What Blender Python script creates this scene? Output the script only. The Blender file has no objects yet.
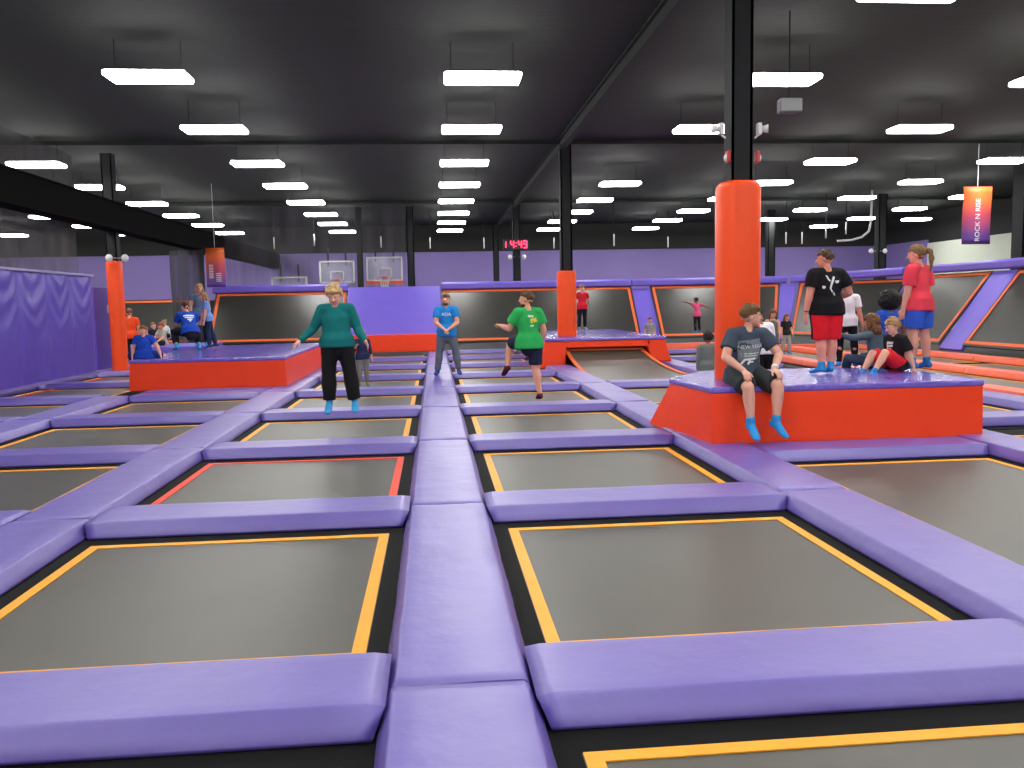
import bpy, bmesh, math, random
from mathutils import Vector, Matrix, Quaternion, noise
from mathutils.bvhtree import BVHTree
random.seed(7)
PI = math.pi
C = bpy.context.scene.collection
V = Vector

# ------------------------------------------------------------------ camera geometry
F_PX = 850.0
AX = V((0.99567204, -0.02732839, 0.08882762)).normalized()     # world X seen in camera (right, down, forward)
AY = V((-0.09099188, -0.09215844, 0.99157819)).normalized()
AZ = V((-0.01891202, -0.99536927, -0.09424625)).normalized()
CAM = V((0, 0, 1.53))
def ray(px, py):
    d = V((px - 512, py - 384, F_PX))
    return V((AX.dot(d), AY.dot(d), AZ.dot(d)))
def at_depth(px, py, Y):
    d = ray(px, py); return CAM + d * (Y / d.y)
def x_at(px, py, Y):
    return at_depth(px, py, Y).x

# ------------------------------------------------------------------ materials
def new_mat(name):
    m = bpy.data.materials.new(name); m.use_nodes = True
    nt = m.node_tree; b = nt.nodes['Principled BSDF']
    return m, nt, b
def srgb(r, g, b):
    f = lambda c: (c / 255 / 12.92) if c / 255 <= 0.04045 else ((c / 255 + 0.055) / 1.055) ** 2.4
    return (f(r), f(g), f(b), 1)
def mat(name, col, rough=0.5, metal=0.0, var=0.12, scale=6.0, bump=0.0, bscale=20.0, spec=0.5, stretch=None, sheen=0.0, bdist=0.02):
    m, nt, b = new_mat(name)
    tc = nt.nodes.new('ShaderNodeTexCoord'); oi = nt.nodes.new('ShaderNodeObjectInfo')
    add = nt.nodes.new('ShaderNodeVectorMath'); add.operation = 'MULTIPLY_ADD'
    add.inputs[1].default_value = stretch or (1, 1, 1)
    cmb = nt.nodes.new('ShaderNodeCombineXYZ')
    mul = nt.nodes.new('ShaderNodeMath'); mul.operation = 'MULTIPLY'; mul.inputs[1].default_value = 37.0
    nt.links.new(oi.outputs['Random'], mul.inputs[0])
    for k in range(3): nt.links.new(mul.outputs[0], cmb.inputs[k])
    nt.links.new(tc.outputs['Object'], add.inputs[0]); nt.links.new(cmb.outputs[0], add.inputs[2])
    n = nt.nodes.new('ShaderNodeTexNoise'); n.inputs['Scale'].default_value = scale; n.inputs['Detail'].default_value = 4
    nt.links.new(add.outputs[0], n.inputs['Vector'])
    mx = nt.nodes.new('ShaderNodeMix'); mx.data_type = 'RGBA'
    c = col[:3]
    mx.inputs['A'].default_value = (*[max(0, v * (1 - var)) for v in c], 1)
    mx.inputs['B'].default_value = (*[min(1, v * (1 + var)) for v in c], 1)
    nt.links.new(n.outputs['Fac'], mx.inputs['Factor'])
    nt.links.new(mx.outputs['Result'], b.inputs['Base Color'])
    b.inputs['Roughness'].default_value = rough; b.inputs['Metallic'].default_value = metal
    b.inputs['Specular IOR Level'].default_value = spec
    if sheen: b.inputs['Sheen Weight'].default_value = sheen
    if bump:
        n2 = nt.nodes.new('ShaderNodeTexNoise'); n2.inputs['Scale'].default_value = bscale; n2.inputs['Detail'].default_value = 3
        nt.links.new(add.outputs[0], n2.inputs['Vector'])
        bp = nt.nodes.new('ShaderNodeBump'); bp.inputs['Strength'].default_value = bump; bp.inputs['Distance'].default_value = bdist
        nt.links.new(n2.outputs['Fac'], bp.inputs['Height']); nt.links.new(bp.outputs[0], b.inputs['Normal'])
    return m
def scuffed(name, col, scuff, rough=0.4, bump=0.25, bscale=9.0, amount=0.72, sscale=(14, 14, 3), spec=.8, coat=0):
    """vinyl with pale scuff marks (wear)"""
    m = mat(name, col, rough, bump=bump, bscale=bscale, var=0.1, scale=3, spec=spec)
    nt = m.node_tree; b = nt.nodes['Principled BSDF']
    if coat: b.inputs['Coat Weight'].default_value = coat; b.inputs['Coat Roughness'].default_value = .42; b.inputs['Coat IOR'].default_value = 1.6
    src = b.inputs['Base Color'].links[0].from_socket
    tc = nt.nodes.new('ShaderNodeTexCoord'); mp = nt.nodes.new('ShaderNodeMapping'); mp.inputs['Scale'].default_value = sscale
    oi = nt.nodes.new('ShaderNodeObjectInfo'); ad = nt.nodes.new('ShaderNodeVectorMath'); ad.operation = 'ADD'
    ml = nt.nodes.new('ShaderNodeMath'); ml.operation = 'MULTIPLY'; ml.inputs[1].default_value = 91
    nt.links.new(oi.outputs['Random'], ml.inputs[0])
    nt.links.new(tc.outputs['Object'], mp.inputs['Vector']); nt.links.new(mp.outputs[0], ad.inputs[0]); nt.links.new(ml.outputs[0], ad.inputs[1])
    n = nt.nodes.new('ShaderNodeTexNoise'); n.inputs['Scale'].default_value = 1.0; n.inputs['Detail'].default_value = 5
    nt.links.new(ad.outputs[0], n.inputs['Vector'])
    rp = nt.nodes.new('ShaderNodeValToRGB'); rp.color_ramp.elements[0].position = amount - 0.06; rp.color_ramp.elements[1].position = amount + 0.05
    nt.links.new(n.outputs['Fac'], rp.inputs['Fac'])
    mx = nt.nodes.new('ShaderNodeMix'); mx.data_type = 'RGBA'
    nt.links.new(rp.outputs['Color'], mx.inputs['Factor']); nt.links.new(src, mx.inputs['A']); mx.inputs['B'].default_value = scuff
    nt.links.new(mx.outputs['Result'], b.inputs['Base Color'])
    return m
def emis(name, col, strength):
    m = bpy.data.materials.new(name); m.use_nodes = True; nt = m.node_tree
    nt.nodes.remove(nt.nodes['Principled BSDF'])
    e = nt.nodes.new('ShaderNodeEmission'); e.inputs['Color'].default_value = col; e.inputs['Strength'].default_value = strength
    nt.links.new(e.outputs[0], nt.nodes['Material Output'].inputs['Surface'])
    return m

PURPLE = srgb(112, 88, 196)
M = {}
M['pad'] = scuffed('purple_vinyl', srgb(97, 80, 171), srgb(160, 150, 215), rough=0.46, bump=0.5, bscale=5, amount=0.79, sscale=(16, 40, 4), spec=.9, coat=.4)
M['pad_top'] = mat('purple_textured_vinyl', srgb(116, 98, 200), 0.14, bump=.8, bscale=11, var=0.2, scale=9, spec=.9, bdist=.03)
M['pad_flat'] = mat('purple_wall_vinyl', srgb(114, 96, 206), 0.4, bump=0.5, bscale=2.5, var=0.08, scale=2)
M['curtain'] = scuffed('purple_curtain_vinyl', srgb(84, 64, 176), srgb(150, 140, 205), rough=0.38, bump=0.3, bscale=4, amount=0.78, sscale=(5, 5, 2))
M['red'] = mat('red_vinyl', srgb(250, 70, 30), 0.42, bump=0.4, bscale=4, var=0.08, scale=3, spec=.3)
M['orange'] = mat('orange_vinyl', srgb(255, 84, 36), 0.42, bump=0.15, bscale=5, var=0.06, scale=3, spec=.25)
M['coral'] = mat('coral_vinyl', srgb(240, 98, 62), 0.4, bump=0.25, bscale=7, var=0.08, scale=4)
M['mat'] = mat('woven_black_mat', srgb(80, 78, 71), 0.42, bump=0.05, bscale=200, var=0.16, scale=1.6, spec=0.55)
M['tape_yellow'] = mat('yellow_tape', srgb(246, 168, 36), 0.55, var=0.1, scale=12)
M['tape_red'] = mat('red_tape', srgb(236, 66, 36), 0.55, var=0.1, scale=12)
M['tape_orange'] = mat('orange_tape', srgb(226, 100, 40), 0.55, var=0.1, scale=12)
M['black_floor'] = mat('black_floor', srgb(30, 30, 30), 0.7)
M['ceiling'] = mat('black_painted_deck', srgb(31, 37, 32), 0.85, var=0.25, scale=0.8, bump=0.4, bscale=3, stretch=(0.3, 12, 1))
M['steel_black'] = mat('black_painted_steel', srgb(32, 34, 36), 0.75, var=0.15, spec=.3)
M['duct'] = mat('matt_black_duct', srgb(11, 11, 11), 1.0, var=0.15, spec=.1)
M['joist'] = mat('black_painted_joist', srgb(36, 42, 37), 0.85, var=0.15)
M['wall_bed'] = mat('black_wall_mat', srgb(50, 50, 47), 0.36, bump=.05, bscale=200, var=0.15, scale=1.2, spec=.6)
M['spring_cover'] = mat('black_edge_cloth', srgb(14, 14, 14), 0.85, var=0.2, spec=.2)
M['wall_purple'] = mat('purple_painted_wall', srgb(146, 128, 196), 0.75, var=0.1, scale=0.6)
M['wall_dark'] = mat('dark_painted_wall', srgb(46, 46, 46), 0.85)
M['wall_white'] = mat('white_painted_wall', srgb(224, 230, 214), 0.8, var=0.04)
M['white'] = mat('white_plastic', srgb(225, 225, 225), 0.4, var=0.04)
M['white_metal'] = mat('white_enamel', srgb(200, 200, 200), 0.4, var=0.04)
M['red_plastic'] = mat('red_plastic', srgb(200, 30, 30), 0.4, var=0.05)
M['grey_plastic'] = mat('grey_plastic', srgb(120, 122, 124), 0.5, var=0.08)
M['black_plastic'] = mat('black_plastic', srgb(18, 18, 20), 0.4)
M['rim_orange'] = mat('orange_enamel', srgb(210, 70, 40), 0.4)
M['cord'] = mat('white_net_cord', srgb(220, 220, 215), 0.8)
M['lamp'] = emis('lamp_light', (1.0, 0.985, 0.95, 1), 26.0)
M['led'] = emis('red_led', (1.0, 0.02, 0.06, 1), 6.0)
M['print_white'] = mat('white_print', srgb(225, 228, 230), 0.7, var=0.1, scale=40)
M['print_grey'] = mat('grey_print', srgb(120, 128, 136), 0.8, var=0.35, scale=40)
M['print_yellow'] = mat('yellow_print', srgb(226, 214, 60), 0.7, var=0.15, scale=40)
M['eye'] = mat('dark_eye', srgb(38, 28, 24), 0.2, var=0.02)
M['eye_white'] = mat('eye_white', srgb(196, 184, 176), 0.3, var=0.02)
M['lip'] = mat('lip', srgb(176, 92, 84), 0.45, var=0.05)
def net_mat(name, col, alpha, scale):
    m, nt, b = new_mat(name)
    tc = nt.nodes.new('ShaderNodeTexCoord')
    w = []
    b.inputs['Base Color'].default_value = col; b.inputs['Roughness'].default_value = 0.9
    n = nt.nodes.new('ShaderNodeTexNoise'); n.inputs['Scale'].default_value = scale
    mp = nt.nodes.new('ShaderNodeMapping'); mp.inputs['Scale'].default_value = (1, 1, 0.06)
    nt.links.new(tc.outputs['Object'], mp.inputs[0]); nt.links.new(mp.outputs[0], n.inputs['Vector'])
    mr = nt.nodes.new('ShaderNodeMapRange'); mr.inputs['From Min'].default_value = 0.3; mr.inputs['From Max'].default_value = 0.7
    mr.inputs['To Min'].default_value = alpha - 0.15; mr.inputs['To Max'].default_value = alpha + 0.15
    nt.links.new(n.outputs['Fac'], mr.inputs['Value']); nt.links.new(mr.outputs[0], b.inputs['Alpha'])
    return m
M['net'] = net_mat('grey_safety_net', srgb(96, 94, 96), 0.5, 3.0)
M['net_dark'] = net_mat('dark_safety_net', srgb(62, 62, 66), 0.8, 3.0)
M['net_thin'] = net_mat('thin_grey_net', srgb(96, 94, 100), 0.28, 3.0)
def clear_mat():
    m, nt, b = new_mat('clear_acrylic')
    b.inputs['Base Color'].default_value = (0.8, 0.85, 0.9, 1); b.inputs['Roughness'].default_value = 0.08; b.inputs['Alpha'].default_value = 0.18
    return m
M['acrylic'] = clear_mat()
_fab = {}
def fabric(r, g, b, rough=0.85):
    k = (r, g, b)
    if k not in _fab:
        _fab[k] = mat('fabric_%02x%02x%02x' % k, srgb(r, g, b), rough, var=0.14, scale=9, bump=0.15, bscale=60, spec=0.25)
    return _fab[k]
def skin(r, g, b):
    k = ('s', r, g, b)
    if k not in _fab: _fab[k] = mat('skin_%02x%02x%02x' % (r, g, b), srgb(r, g, b), 0.55, var=0.07, scale=14, spec=0.35)
    return _fab[k]
def hairm(r, g, b):
    k = ('h', r, g, b)
    if k not in _fab: _fab[k] = mat('hair_%02x%02x%02x' % (r, g, b), srgb(r, g, b), 0.6, var=0.4, scale=40, bump=0.6, bscale=90, spec=0.3)
    return _fab[k]

# ------------------------------------------------------------------ object helpers
def link(name, me, material=None, parent=None):
    o = bpy.data.objects.new(name, me); C.objects.link(o)
    if material is not None and me is not None:
        if not me.materials: me.materials.append(material)
    if parent is not None: o.parent = parent
    return o
def tag(o, label=None, cat=None, group=None, kind=None):
    if label: o['label'] = label
    if cat: o['category'] = cat
    if group: o['group'] = group
    if kind: o['kind'] = kind
    return o
def empty(name, loc, rz, label, cat, group=None):
    o = bpy.data.objects.new(name, None); o.empty_display_size = 0.1; C.objects.link(o)
    o.location = loc; o.rotation_euler = (0, 0, rz)
    return tag(o, label, cat, group)
def copy_tree(o, parent=None):
    c = o.copy(); C.objects.link(c)
    if parent is not None: c.parent = parent
    for ch in [k for k in o.children]: copy_tree(ch, c)
    return c

class G:
    """plain vertex/face collector"""
    def __init__(s): s.v = []; s.f = []
    def add(s, vs, fs):
        o = len(s.v); s.v += [V(p) for p in vs]; s.f += [tuple(i + o for i in q) for q in fs]
    def box(s, c, d, rz=0):
        x, y, z = d[0] / 2, d[1] / 2, d[2] / 2
        R = Matrix.Rotation(rz, 3, 'Z')
        vs = [R @ V((i, j, k)) + V(c) for k in (-z, z) for j in (-y, y) for i in (-x, x)]
        s.add(vs, [(0, 2, 3, 1), (4, 5, 7, 6), (0, 1, 5, 4), (2, 6, 7, 3), (0, 4, 6, 2), (1, 3, 7, 5)])
    def hexa(s, b4, t4):
        s.add(list(b4) + list(t4), [(3, 2, 1, 0), (4, 5, 6, 7), (0, 1, 5, 4), (1, 2, 6, 5), (2, 3, 7, 6), (3, 0, 4, 7)])
    def tube(s, p0, p1, r, n=10):
        s.loft([p0, p1], [(r, r), (r, r)], n=n, dome=False)
    def ell(s, c, r, R=None, nu=16, nv=10, fn=None):
        R = R or Matrix.Identity(3); c = V(c); vs = []; fs = []
        for j in range(1, nv):
            th = PI * j / nv
            for i in range(nu):
                ph = 2 * PI * i / nu
                d = V((math.sin(th) * math.cos(ph), math.sin(th) * math.sin(ph), math.cos(th)))
                k = fn(d) if fn else 1
                vs.append(c + R @ V((d.x * r[0] * k, d.y * r[1] * k, d.z * r[2] * k)))
        for sgn in (1, -1):
            d = V((0, 0, sgn)); k = fn(d) if fn else 1
            vs.append(c + R @ V((0, 0, sgn * r[2] * k)))
        T = (nv - 1) * nu
        for j in range(nv - 2):
            for i in range(nu):
                a = j * nu + i; b = j * nu + (i + 1) % nu
                fs.append((a, a + nu, b + nu, b))
        for i in range(nu):
            fs.append((T, i, (i + 1) % nu)); l = (nv - 2) * nu
            fs.append((T + 1, l + (i + 1) % nu, l + i))
        s.add(vs, fs)
    def loft(s, pts, rad, side=None, n=14, dome=True):
        """tapered tube through pts; rad = list of (a along side, b across); closed ends, rounded if dome"""
        pts = [V(p) for p in pts]; rad = [r if isinstance(r, (tuple, list)) else (r, r) for r in rad]
        side = V(side) if side else None
        P = []; Rr = []
        N = len(pts)
        tan = []
        for i in range(N):
            a = pts[max(0, i - 1)]; b = pts[min(N - 1, i + 1)]
            t = (b - a); tan.append(t.normalized() if t.length > 1e-9 else V((0, 0, 1)))
        seq = []
        if dome:
            r0 = min(rad[0])
            for k in (0.12, 0.5, 0.85):
                seq.append((pts[0] - tan[0] * r0 * math.cos(math.asin(k)) , (rad[0][0] * k, rad[0][1] * k), tan[0]))
        for i in range(N): seq.append((pts[i], rad[i], tan[i]))
        if dome:
            r1 = min(rad[-1])
            for k in (0.85, 0.5, 0.12):
                seq.append((pts[-1] + tan[-1] * r1 * math.cos(math.asin(k)), (rad[-1][0] * k, rad[-1][1] * k), tan[-1]))
        vs = []; fs = []; prev = side
        for p, r, t in seq:
            sd = prev if prev is not None else (V((1, 0, 0)) if abs(t.x) < 0.9 else V((0, 1, 0)))
            sd = (sd - t * sd.dot(t))
            if sd.length < 1e-6: sd = t.orthogonal()
            sd.normalize(); b = t.cross(sd)
            if side is None: prev = sd
            for i in range(n):
                a = 2 * PI * i / n
                vs.append(p + sd * math.cos(a) * r[0] + b * math.sin(a) * r[1])
        L = len(seq)
        for j in range(L - 1):
            for i in range(n):
                a = j * n + i; c = j * n + (i + 1) % n
                fs.append((a, c, c + n, a + n))
        fs.append(tuple(reversed(range(n)))); fs.append(tuple(range((L - 1) * n, L * n)))
        s.add(vs, fs)
    def prism(s, poly, axis, a, b):
        """polygon (2D list) extruded along axis from a to b: axis 'x' uses (y,z), 'y' uses (x,z), 'z' uses (x,y)"""
        def mk(p, t): return {'x': (t, p[0], p[1]), 'y': (p[0], t, p[1]), 'z': (p[0], p[1], t)}[axis]
        n = len(poly)
        vs = [mk(p, a) for p in poly] + [mk(p, b) for p in poly]
        fs = [tuple(range(n)), tuple(reversed(range(n, 2 * n)))] + [(i, (i + 1) % n, (i + 1) % n + n, i + n) for i in range(n)]
        s.add(vs, fs)
    def mesh(s, name, smooth=False, bevel=0, segs=2):
        me = bpy.data.meshes.new(name); me.from_pydata([tuple(p) for p in s.v], [], s.f)
        bm = bmesh.new(); bm.from_mesh(me); bmesh.ops.recalc_face_normals(bm, faces=bm.faces)
        if bevel:
            es = [e for e in bm.edges if len(e.link_faces) == 2 and e.calc_face_angle(0) > 0.5]
            bmesh.ops.bevel(bm, geom=es, offset=bevel, segments=segs, affect='EDGES', profile=0.5)
        bm.to_mesh(me); bm.free()
        if smooth:
            for p in me.polygons: p.use_smooth = True
        return me
    def obj(s, name, material, parent=None, smooth=False, bevel=0, segs=2):
        return link(name, s.mesh(name, smooth, bevel, segs), material, parent)
def remesh(g, name, voxel, smooth_iter=2, disp=None):
    me = g.mesh(name); o = bpy.data.objects.new('tmp', me); C.objects.link(o)
    md = o.modifiers.new('r', 'REMESH'); md.mode = 'VOXEL'; md.voxel_size = voxel; md.use_smooth_shade = True
    if smooth_iter:
        sm = o.modifiers.new('s', 'SMOOTH'); sm.factor = 0.5; sm.iterations = smooth_iter
    dg = bpy.context.evaluated_depsgraph_get()
    out = bpy.data.meshes.new_from_object(o.evaluated_get(dg))
    bpy.data.objects.remove(o); bpy.data.meshes.remove(me)
    out.name = name; out.materials.clear()
    if disp:
        amp, sc, seed = disp
        ns = [v.normal.copy() for v in out.vertices]
        for v, nn in zip(out.vertices, ns):
            v.co += nn * amp * noise.noise(v.co * sc + V((seed, seed * 1.7, 0)))
    for p in out.polygons: p.use_smooth = True
    return out
ORD = ['first', 'second', 'third', 'fourth', 'fifth', 'sixth', 'seventh', 'eighth', 'ninth', 'tenth', 'eleventh', 'twelfth']

# ------------------------------------------------------------------ setting
Z_MAT = -0.12
def slab(name, c, d, m):
    g = G(); g.box(c, d); return tag(g.obj(name, m), kind='structure')
slab('floor', (0, 20, Z_MAT - 0.115), (56, 54, 0.2), M['black_floor'])
CEIL = 5.75
slab('ceiling', (0, 20, CEIL + 0.1), (56, 54, 0.2), M['ceiling'])
slab('wall_back', (0, 46.15, 2.05), (56, 0.3, 4.7), M['wall_purple'])
slab('trim_1', (0, 46.1, 5.05), (56, 0.34, 1.4), M['wall_dark'])
slab('wall_left', (-27, 20, 2.75), (0.3, 54, 6.2), M['wall_dark'])
slab('wall_right', (25.2, 20, 2.75), (0.3, 54, 6.2), M['wall_dark'])
slab('trim_2', (25.0, 38.15, 1.97), (0.1, 6.5, 4.4), M['wall_white'])
slab('trim_3', (25.0, 43.7, 2.05), (0.08, 4.5, 4.6), M['wall_purple'])
# roof steel
for k, x in enumerate((3.4, -19.8)):
    g = G(); g.box((x, 20, 5.73), (0.16, 54, 0.03)); g.box((x, 20, 5.6), (0.03, 54, 0.24)); g.box((x, 20, 5.48), (0.16, 54, 0.03))
    tag(g.obj('beam', M['joist']), kind='structure')
g = G(); g.box((-8.2, 20, 4.28), (0.5, 54, 0.04)); g.box((-8.2, 20, 3.95), (0.42, 54, 0.64)); g.box((-8.2, 20, 3.62), (0.5, 54, 0.04))
tag(g.obj('beam', M['duct']), kind='structure')
for k in range(5):
    y = -3.3 + k * 12.9
    g = G(); g.box((0, y, 5.70), (54, 0.02, 0.10)); g.box((0, y, 5.655), (54, 0.07, 0.012)); g.box((0, y, 5.74), (54, 0.07, 0.012))
    tag(g.obj('beam', M['joist']), kind='structure')

# ------------------------------------------------------------------ ceiling lights
def make_light():
    t = empty('ceiling_light', (0, 0, 5.1), 0, 'x', 'ceiling light', 'hanging ceiling lights')
    g = G()
    g.hexa([(-.58, -.26, .075), (.58, -.26, .075), (.58, .26, .075), (-.58, .26, .075)], [(-.5, -.18, .12), (.5, -.18, .12), (.5, .18, .12), (-.5, .18, .12)])
    g.obj('housing', M['steel_black'], t)
    g = G(); g.box((0, 0, 0.03), (1.22, .56, .09)); g.obj('diffuser', M['lamp'], t, bevel=0.035, segs=3)
    for sx in (-.5, .5):
        g = G(); g.tube((sx, 0, .1), (sx, 0, CEIL - 5.1 - 0.06), .006, 6); g.obj('hanger', M['steel_black'], t)
    return t
LX = [(-19.5, 'third row left of the central row'), ]
LX = [-19.5, -14.5, -9.6, -4.3, .87, 5.8, 10.6, 15.5, 19.8]
LN = ['the outermost row at far left', 'the third row left of centre', 'the second row left of centre', 'the first row left of centre',
      'the central row over the walkway', 'the first row right of centre', 'the second row right of centre', 'the third row right of centre', 'the fourth row right of centre']
LY = [-10, -6, -2, 2, 6, 10, 14, 18, 22.2, 26.2, 30.3, 34.2, 38.1, 42.1]
proto = None
def pix(p):
    q = V(p) - CAM
    w = AX * q.x + AY * q.y + AZ * q.z
    return (512 + F_PX * w.x / w.z, 384 + F_PX * w.y / w.z) if w.z > 0.1 else (-9999, -9999)
for x, nm in zip(LX, LN):
    k = 0
    for y in LY:
        p = pix((x, y, 5.1)); seen = -40 < p[0] < 1064 and -14 < p[1] < 700
        if (abs(x) > 12 and y < 10) or (x == 5.8 and y == 22.2): continue      # one lamp of this row is missing in the hall
        if proto is None: proto = o = make_light()
        else: o = copy_tree(proto)
        o.location = (x, y, 5.1)
        if seen:
            o['label'] = 'ceiling light, %s from camera in %s' % (ORD[k], nm); k += 1
        else:
            o['label'] = 'ceiling light at the near end of the hall, above or beside the camera'
o = copy_tree(proto); o.location = (22.8, 38.8, 5.1); o['label'] = 'bright ceiling light above the white wall, behind the hanging banner'

# ------------------------------------------------------------------ purple pads and trampolines
def pad_mesh(name, L, wt, wb, h=0.115, seed=0, chamfer=0.05, nx=None, amp=0.004):
    """soft pad along local X, length L; top width wt, bottom width wb; top at z=0"""
    prof = [(-wb / 2, -h), (-wb / 2 - .003, -h * .85), (-wt / 2 - (wb - wt) * .25, -h * .5), (-wt / 2 - (wb - wt) * .06, -.020), (-wt / 2 + .002, -.009), (-wt / 2 + .009, -.002), (-wt / 2 + .02, 0)]
    k = 7
    top = [(-wt / 2 + .02 + (wt - .04) * i / k, 0) for i in range(1, k)]
    prof = prof + top + [(-a, b) for a, b in reversed(prof)]
    nx = nx or max(8, int(L / 0.07)); rows = []
    g = G(); n = len(prof)
    for i in range(nx + 1):
        u = i / nx; x = (u - .5) * L
        for (a, z) in prof:
            e = 0
            if chamfer:
                e = chamfer * (-z / h)                     # ends lean in towards the bottom
            xx = x * (L - 2 * e) / L
            if i in (0, nx) and z > -0.01: zz = z - 0.012
            else: zz = z
            d = amp * (noise.noise(V((xx * 1.5 + seed * 9.1, a * 3, seed))) * 1.2 + 1.0 * abs(noise.noise(V((xx * 5 + a * 2.0, a * 2.2 - xx, seed + 5)))) ** 0.7 - .5)
            zz += d * (1 if z > -h * .5 else .2); aa = a + (d * .8 if a > 0 else -d * .8) * (1 if -h * .9 < z < -h * .04 else 0)
            g.v.append(V((xx, aa, zz)))
    for i in range(nx):
        for j in range(n - 1):
            a = i * n + j; g.f.append((a, a + 1, a + 1 + n, a + n))
    g.f.append(tuple(range(n))); g.f.append(tuple(reversed(range(nx * n, nx * n + n))))
    for i in range(nx): g.f.append((i * n, i * n + n, i * n + n + n - 1, i * n + n - 1))
    me = g.mesh(name)
    for p in me.polygons: p.use_smooth = len(p.vertices) == 4
    return me
CX, CY, DX, DY = 0.065, 0.27, 2.95, 3.155
WX = [CX + DX * k for k in range(-3, 3)]        # walkway centre lines: -8.785 -5.835 -2.885 .065 3.015 5.965
WY = [CY + DY * k for k in range(0, 10)]
cross_meshes = [pad_mesh('cross_pad', 2.36, .52, .66, seed=s) for s in range(4)]
walk_meshes = [pad_mesh('walkway_pad', 3.15, .55, .64, seed=10 + s, chamfer=0, amp=.007) for s in range(4)]
for me in cross_meshes + walk_meshes: me.materials.append(M['pad'])
def place_pad(me, name, x, y, rz, label, cat, group, z=0):
    o = link(name, me); o.location = (x, y, z); o.rotation_euler = (0, 0, rz)
    return tag(o, label, cat, group)
COVER = {}
def bed_meshes(w, l, ins, tw=0.068):
    x, y = w / 2 - ins[0], l / 2 - ins[1]
    g = G(); g.box((0, 0, -.006), (2 * x + .008, 2 * y + .008, .012)); bed = g.mesh('trampoline')
    bed.materials.append(M['mat'])
    g = G(); ex, ey = x + .004, y + .004; hw, hl = w / 2, l / 2
    for (a, b, c, d) in ((-hw, -hl, hw, -ey), (-hw, ey, hw, hl), (-hw, -ey, -ex, ey), (ex, -ey, hw, ey)): g.box(((a + c) / 2, (b + d) / 2, -.006), (c - a, d - b, .012))
    cover = g.mesh('spring_cover'); cover.materials.append(M['spring_cover']); COVER[bed.name] = cover
    g = G()
    vs = []
    for zz in (0.001, 0.006):
        for (a, b) in ((x, y), (x - tw, y - tw)):
            vs += [(-a, -b, zz), (a, -b, zz), (a, b, zz), (-a, b, zz)]
    fs = []
    for i in range(4):
        j = (i + 1) % 4
        fs += [(i, j, 4 + j, 4 + i), (8 + i, 12 + i, 12 + j, 8 + j), (i, 8 + i, 8 + j, j), (4 + i, 4 + j, 12 + j, 12 + i)]
    g.add(vs, fs)
    return bed, g.mesh('tape_border')
BED, TAPE = bed_meshes(2.91, 3.115, (.415, .46))
def trampoline(x, y, label, tape='tape_yellow', bed=BED, tp=TAPE):
    o = link('trampoline', bed); o.location = (x, y, Z_MAT)
    tag(o, label, 'trampoline', 'trampolines in the floor grid')
    key = tp.name + tape
    if key not in bpy.data.meshes:
        t2 = tp.copy(); t2.name = key; t2.materials.clear(); t2.materials.append(M[tape])
    link('tape_border', bpy.data.meshes[key], None, o); link('spring_cover', COVER[bed.name], None, o)
    return o
LANE = {-3: 'lane beside the curtain', -2: 'lane second left of centre', -1: 'lane just left of centre', 0: 'lane just right of centre'}
cellx = lambda c: CX + DX * (c + .5)
celly = lambda r: CY + DY * (r + .5)
n_pad = 0
def cross(c, r, label=None):
    global n_pad; n_pad += 1
    x = cellx(c); place_pad(cross_meshes[n_pad % 4], 'cross_pad', x, WY[r] + .02, PI * (n_pad % 2), label or 'purple cross pad behind trampoline %s of the %s' % (num[c, r - 1], LANE[c]), 'pad', 'purple cross pads')
num = {}
NW = {0: 'one', 1: 'two', 2: 'three', 3: 'four', 4: 'five', 5: 'six', 6: 'seven', 7: 'eight', 8: 'nine'}
layout = {-3: range(3, 8), -2: range(1, 6), -1: range(0, 9), 0: range(0, 9)}
for c, rs in layout.items():
    for i, r in enumerate(rs):
        num[c, r] = NW[i]
        tp = 'tape_red' if (c, r) == (-1, 2) else 'tape_yellow'
        if c == -2 and r == 5:
            pass
        col = 'red' if tp == 'tape_red' else 'yellow'
        trampoline(cellx(c), celly(r), 'black trampoline with %s tape, %s from camera in the %s' % (col, ORD[i], LANE[c]), tp)
        cc = (c, r + 1)
        if (c, r) != (-1, 8) and r + 1 < len(WY): cross(c, r + 1)
# pads in front of the left red box
place_pad(cross_meshes[1], 'cross_pad', cellx(-2), 16.72, 0, 'purple cross pad along the foot of the red box on the left', 'pad', 'purple cross pads')
# walkways (runner pads)
WN = {0: 'walkway beside the curtain', 1: 'second walkway left of centre', 2: 'first walkway left of centre', 3: 'central walkway', 4: 'first walkway right of centre', 5: 'second walkway right of centre'}
def runner(i, r0, r1):
    k = 0
    for r in range(r0, r1):
        y = CY + DY * (r + .5) - 0.07
        place_pad(walk_meshes[(i + r) % 4], 'walkway_pad', WX[i], y, PI / 2, 'purple runner pad, %s from camera on the %s' % (ORD[k], WN[i]), 'pad', 'purple walkway pads'); k += 1
runner(0, 3, 8); runner(1, 1, 5); runner(2, 0, 9); runner(3, 0, 9); runner(4, 0, 6); runner(5, 1, 9)
wm = pad_mesh('walkway_pad', 1.7, .55, .64, seed=77, chamfer=0); wm.materials.append(M['pad'])
place_pad(wm, 'walkway_pad', WX[4], 20.0, PI / 2, 'short purple runner pad at the left foot of the ramp platform', 'pad', 'purple walkway pads')
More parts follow.
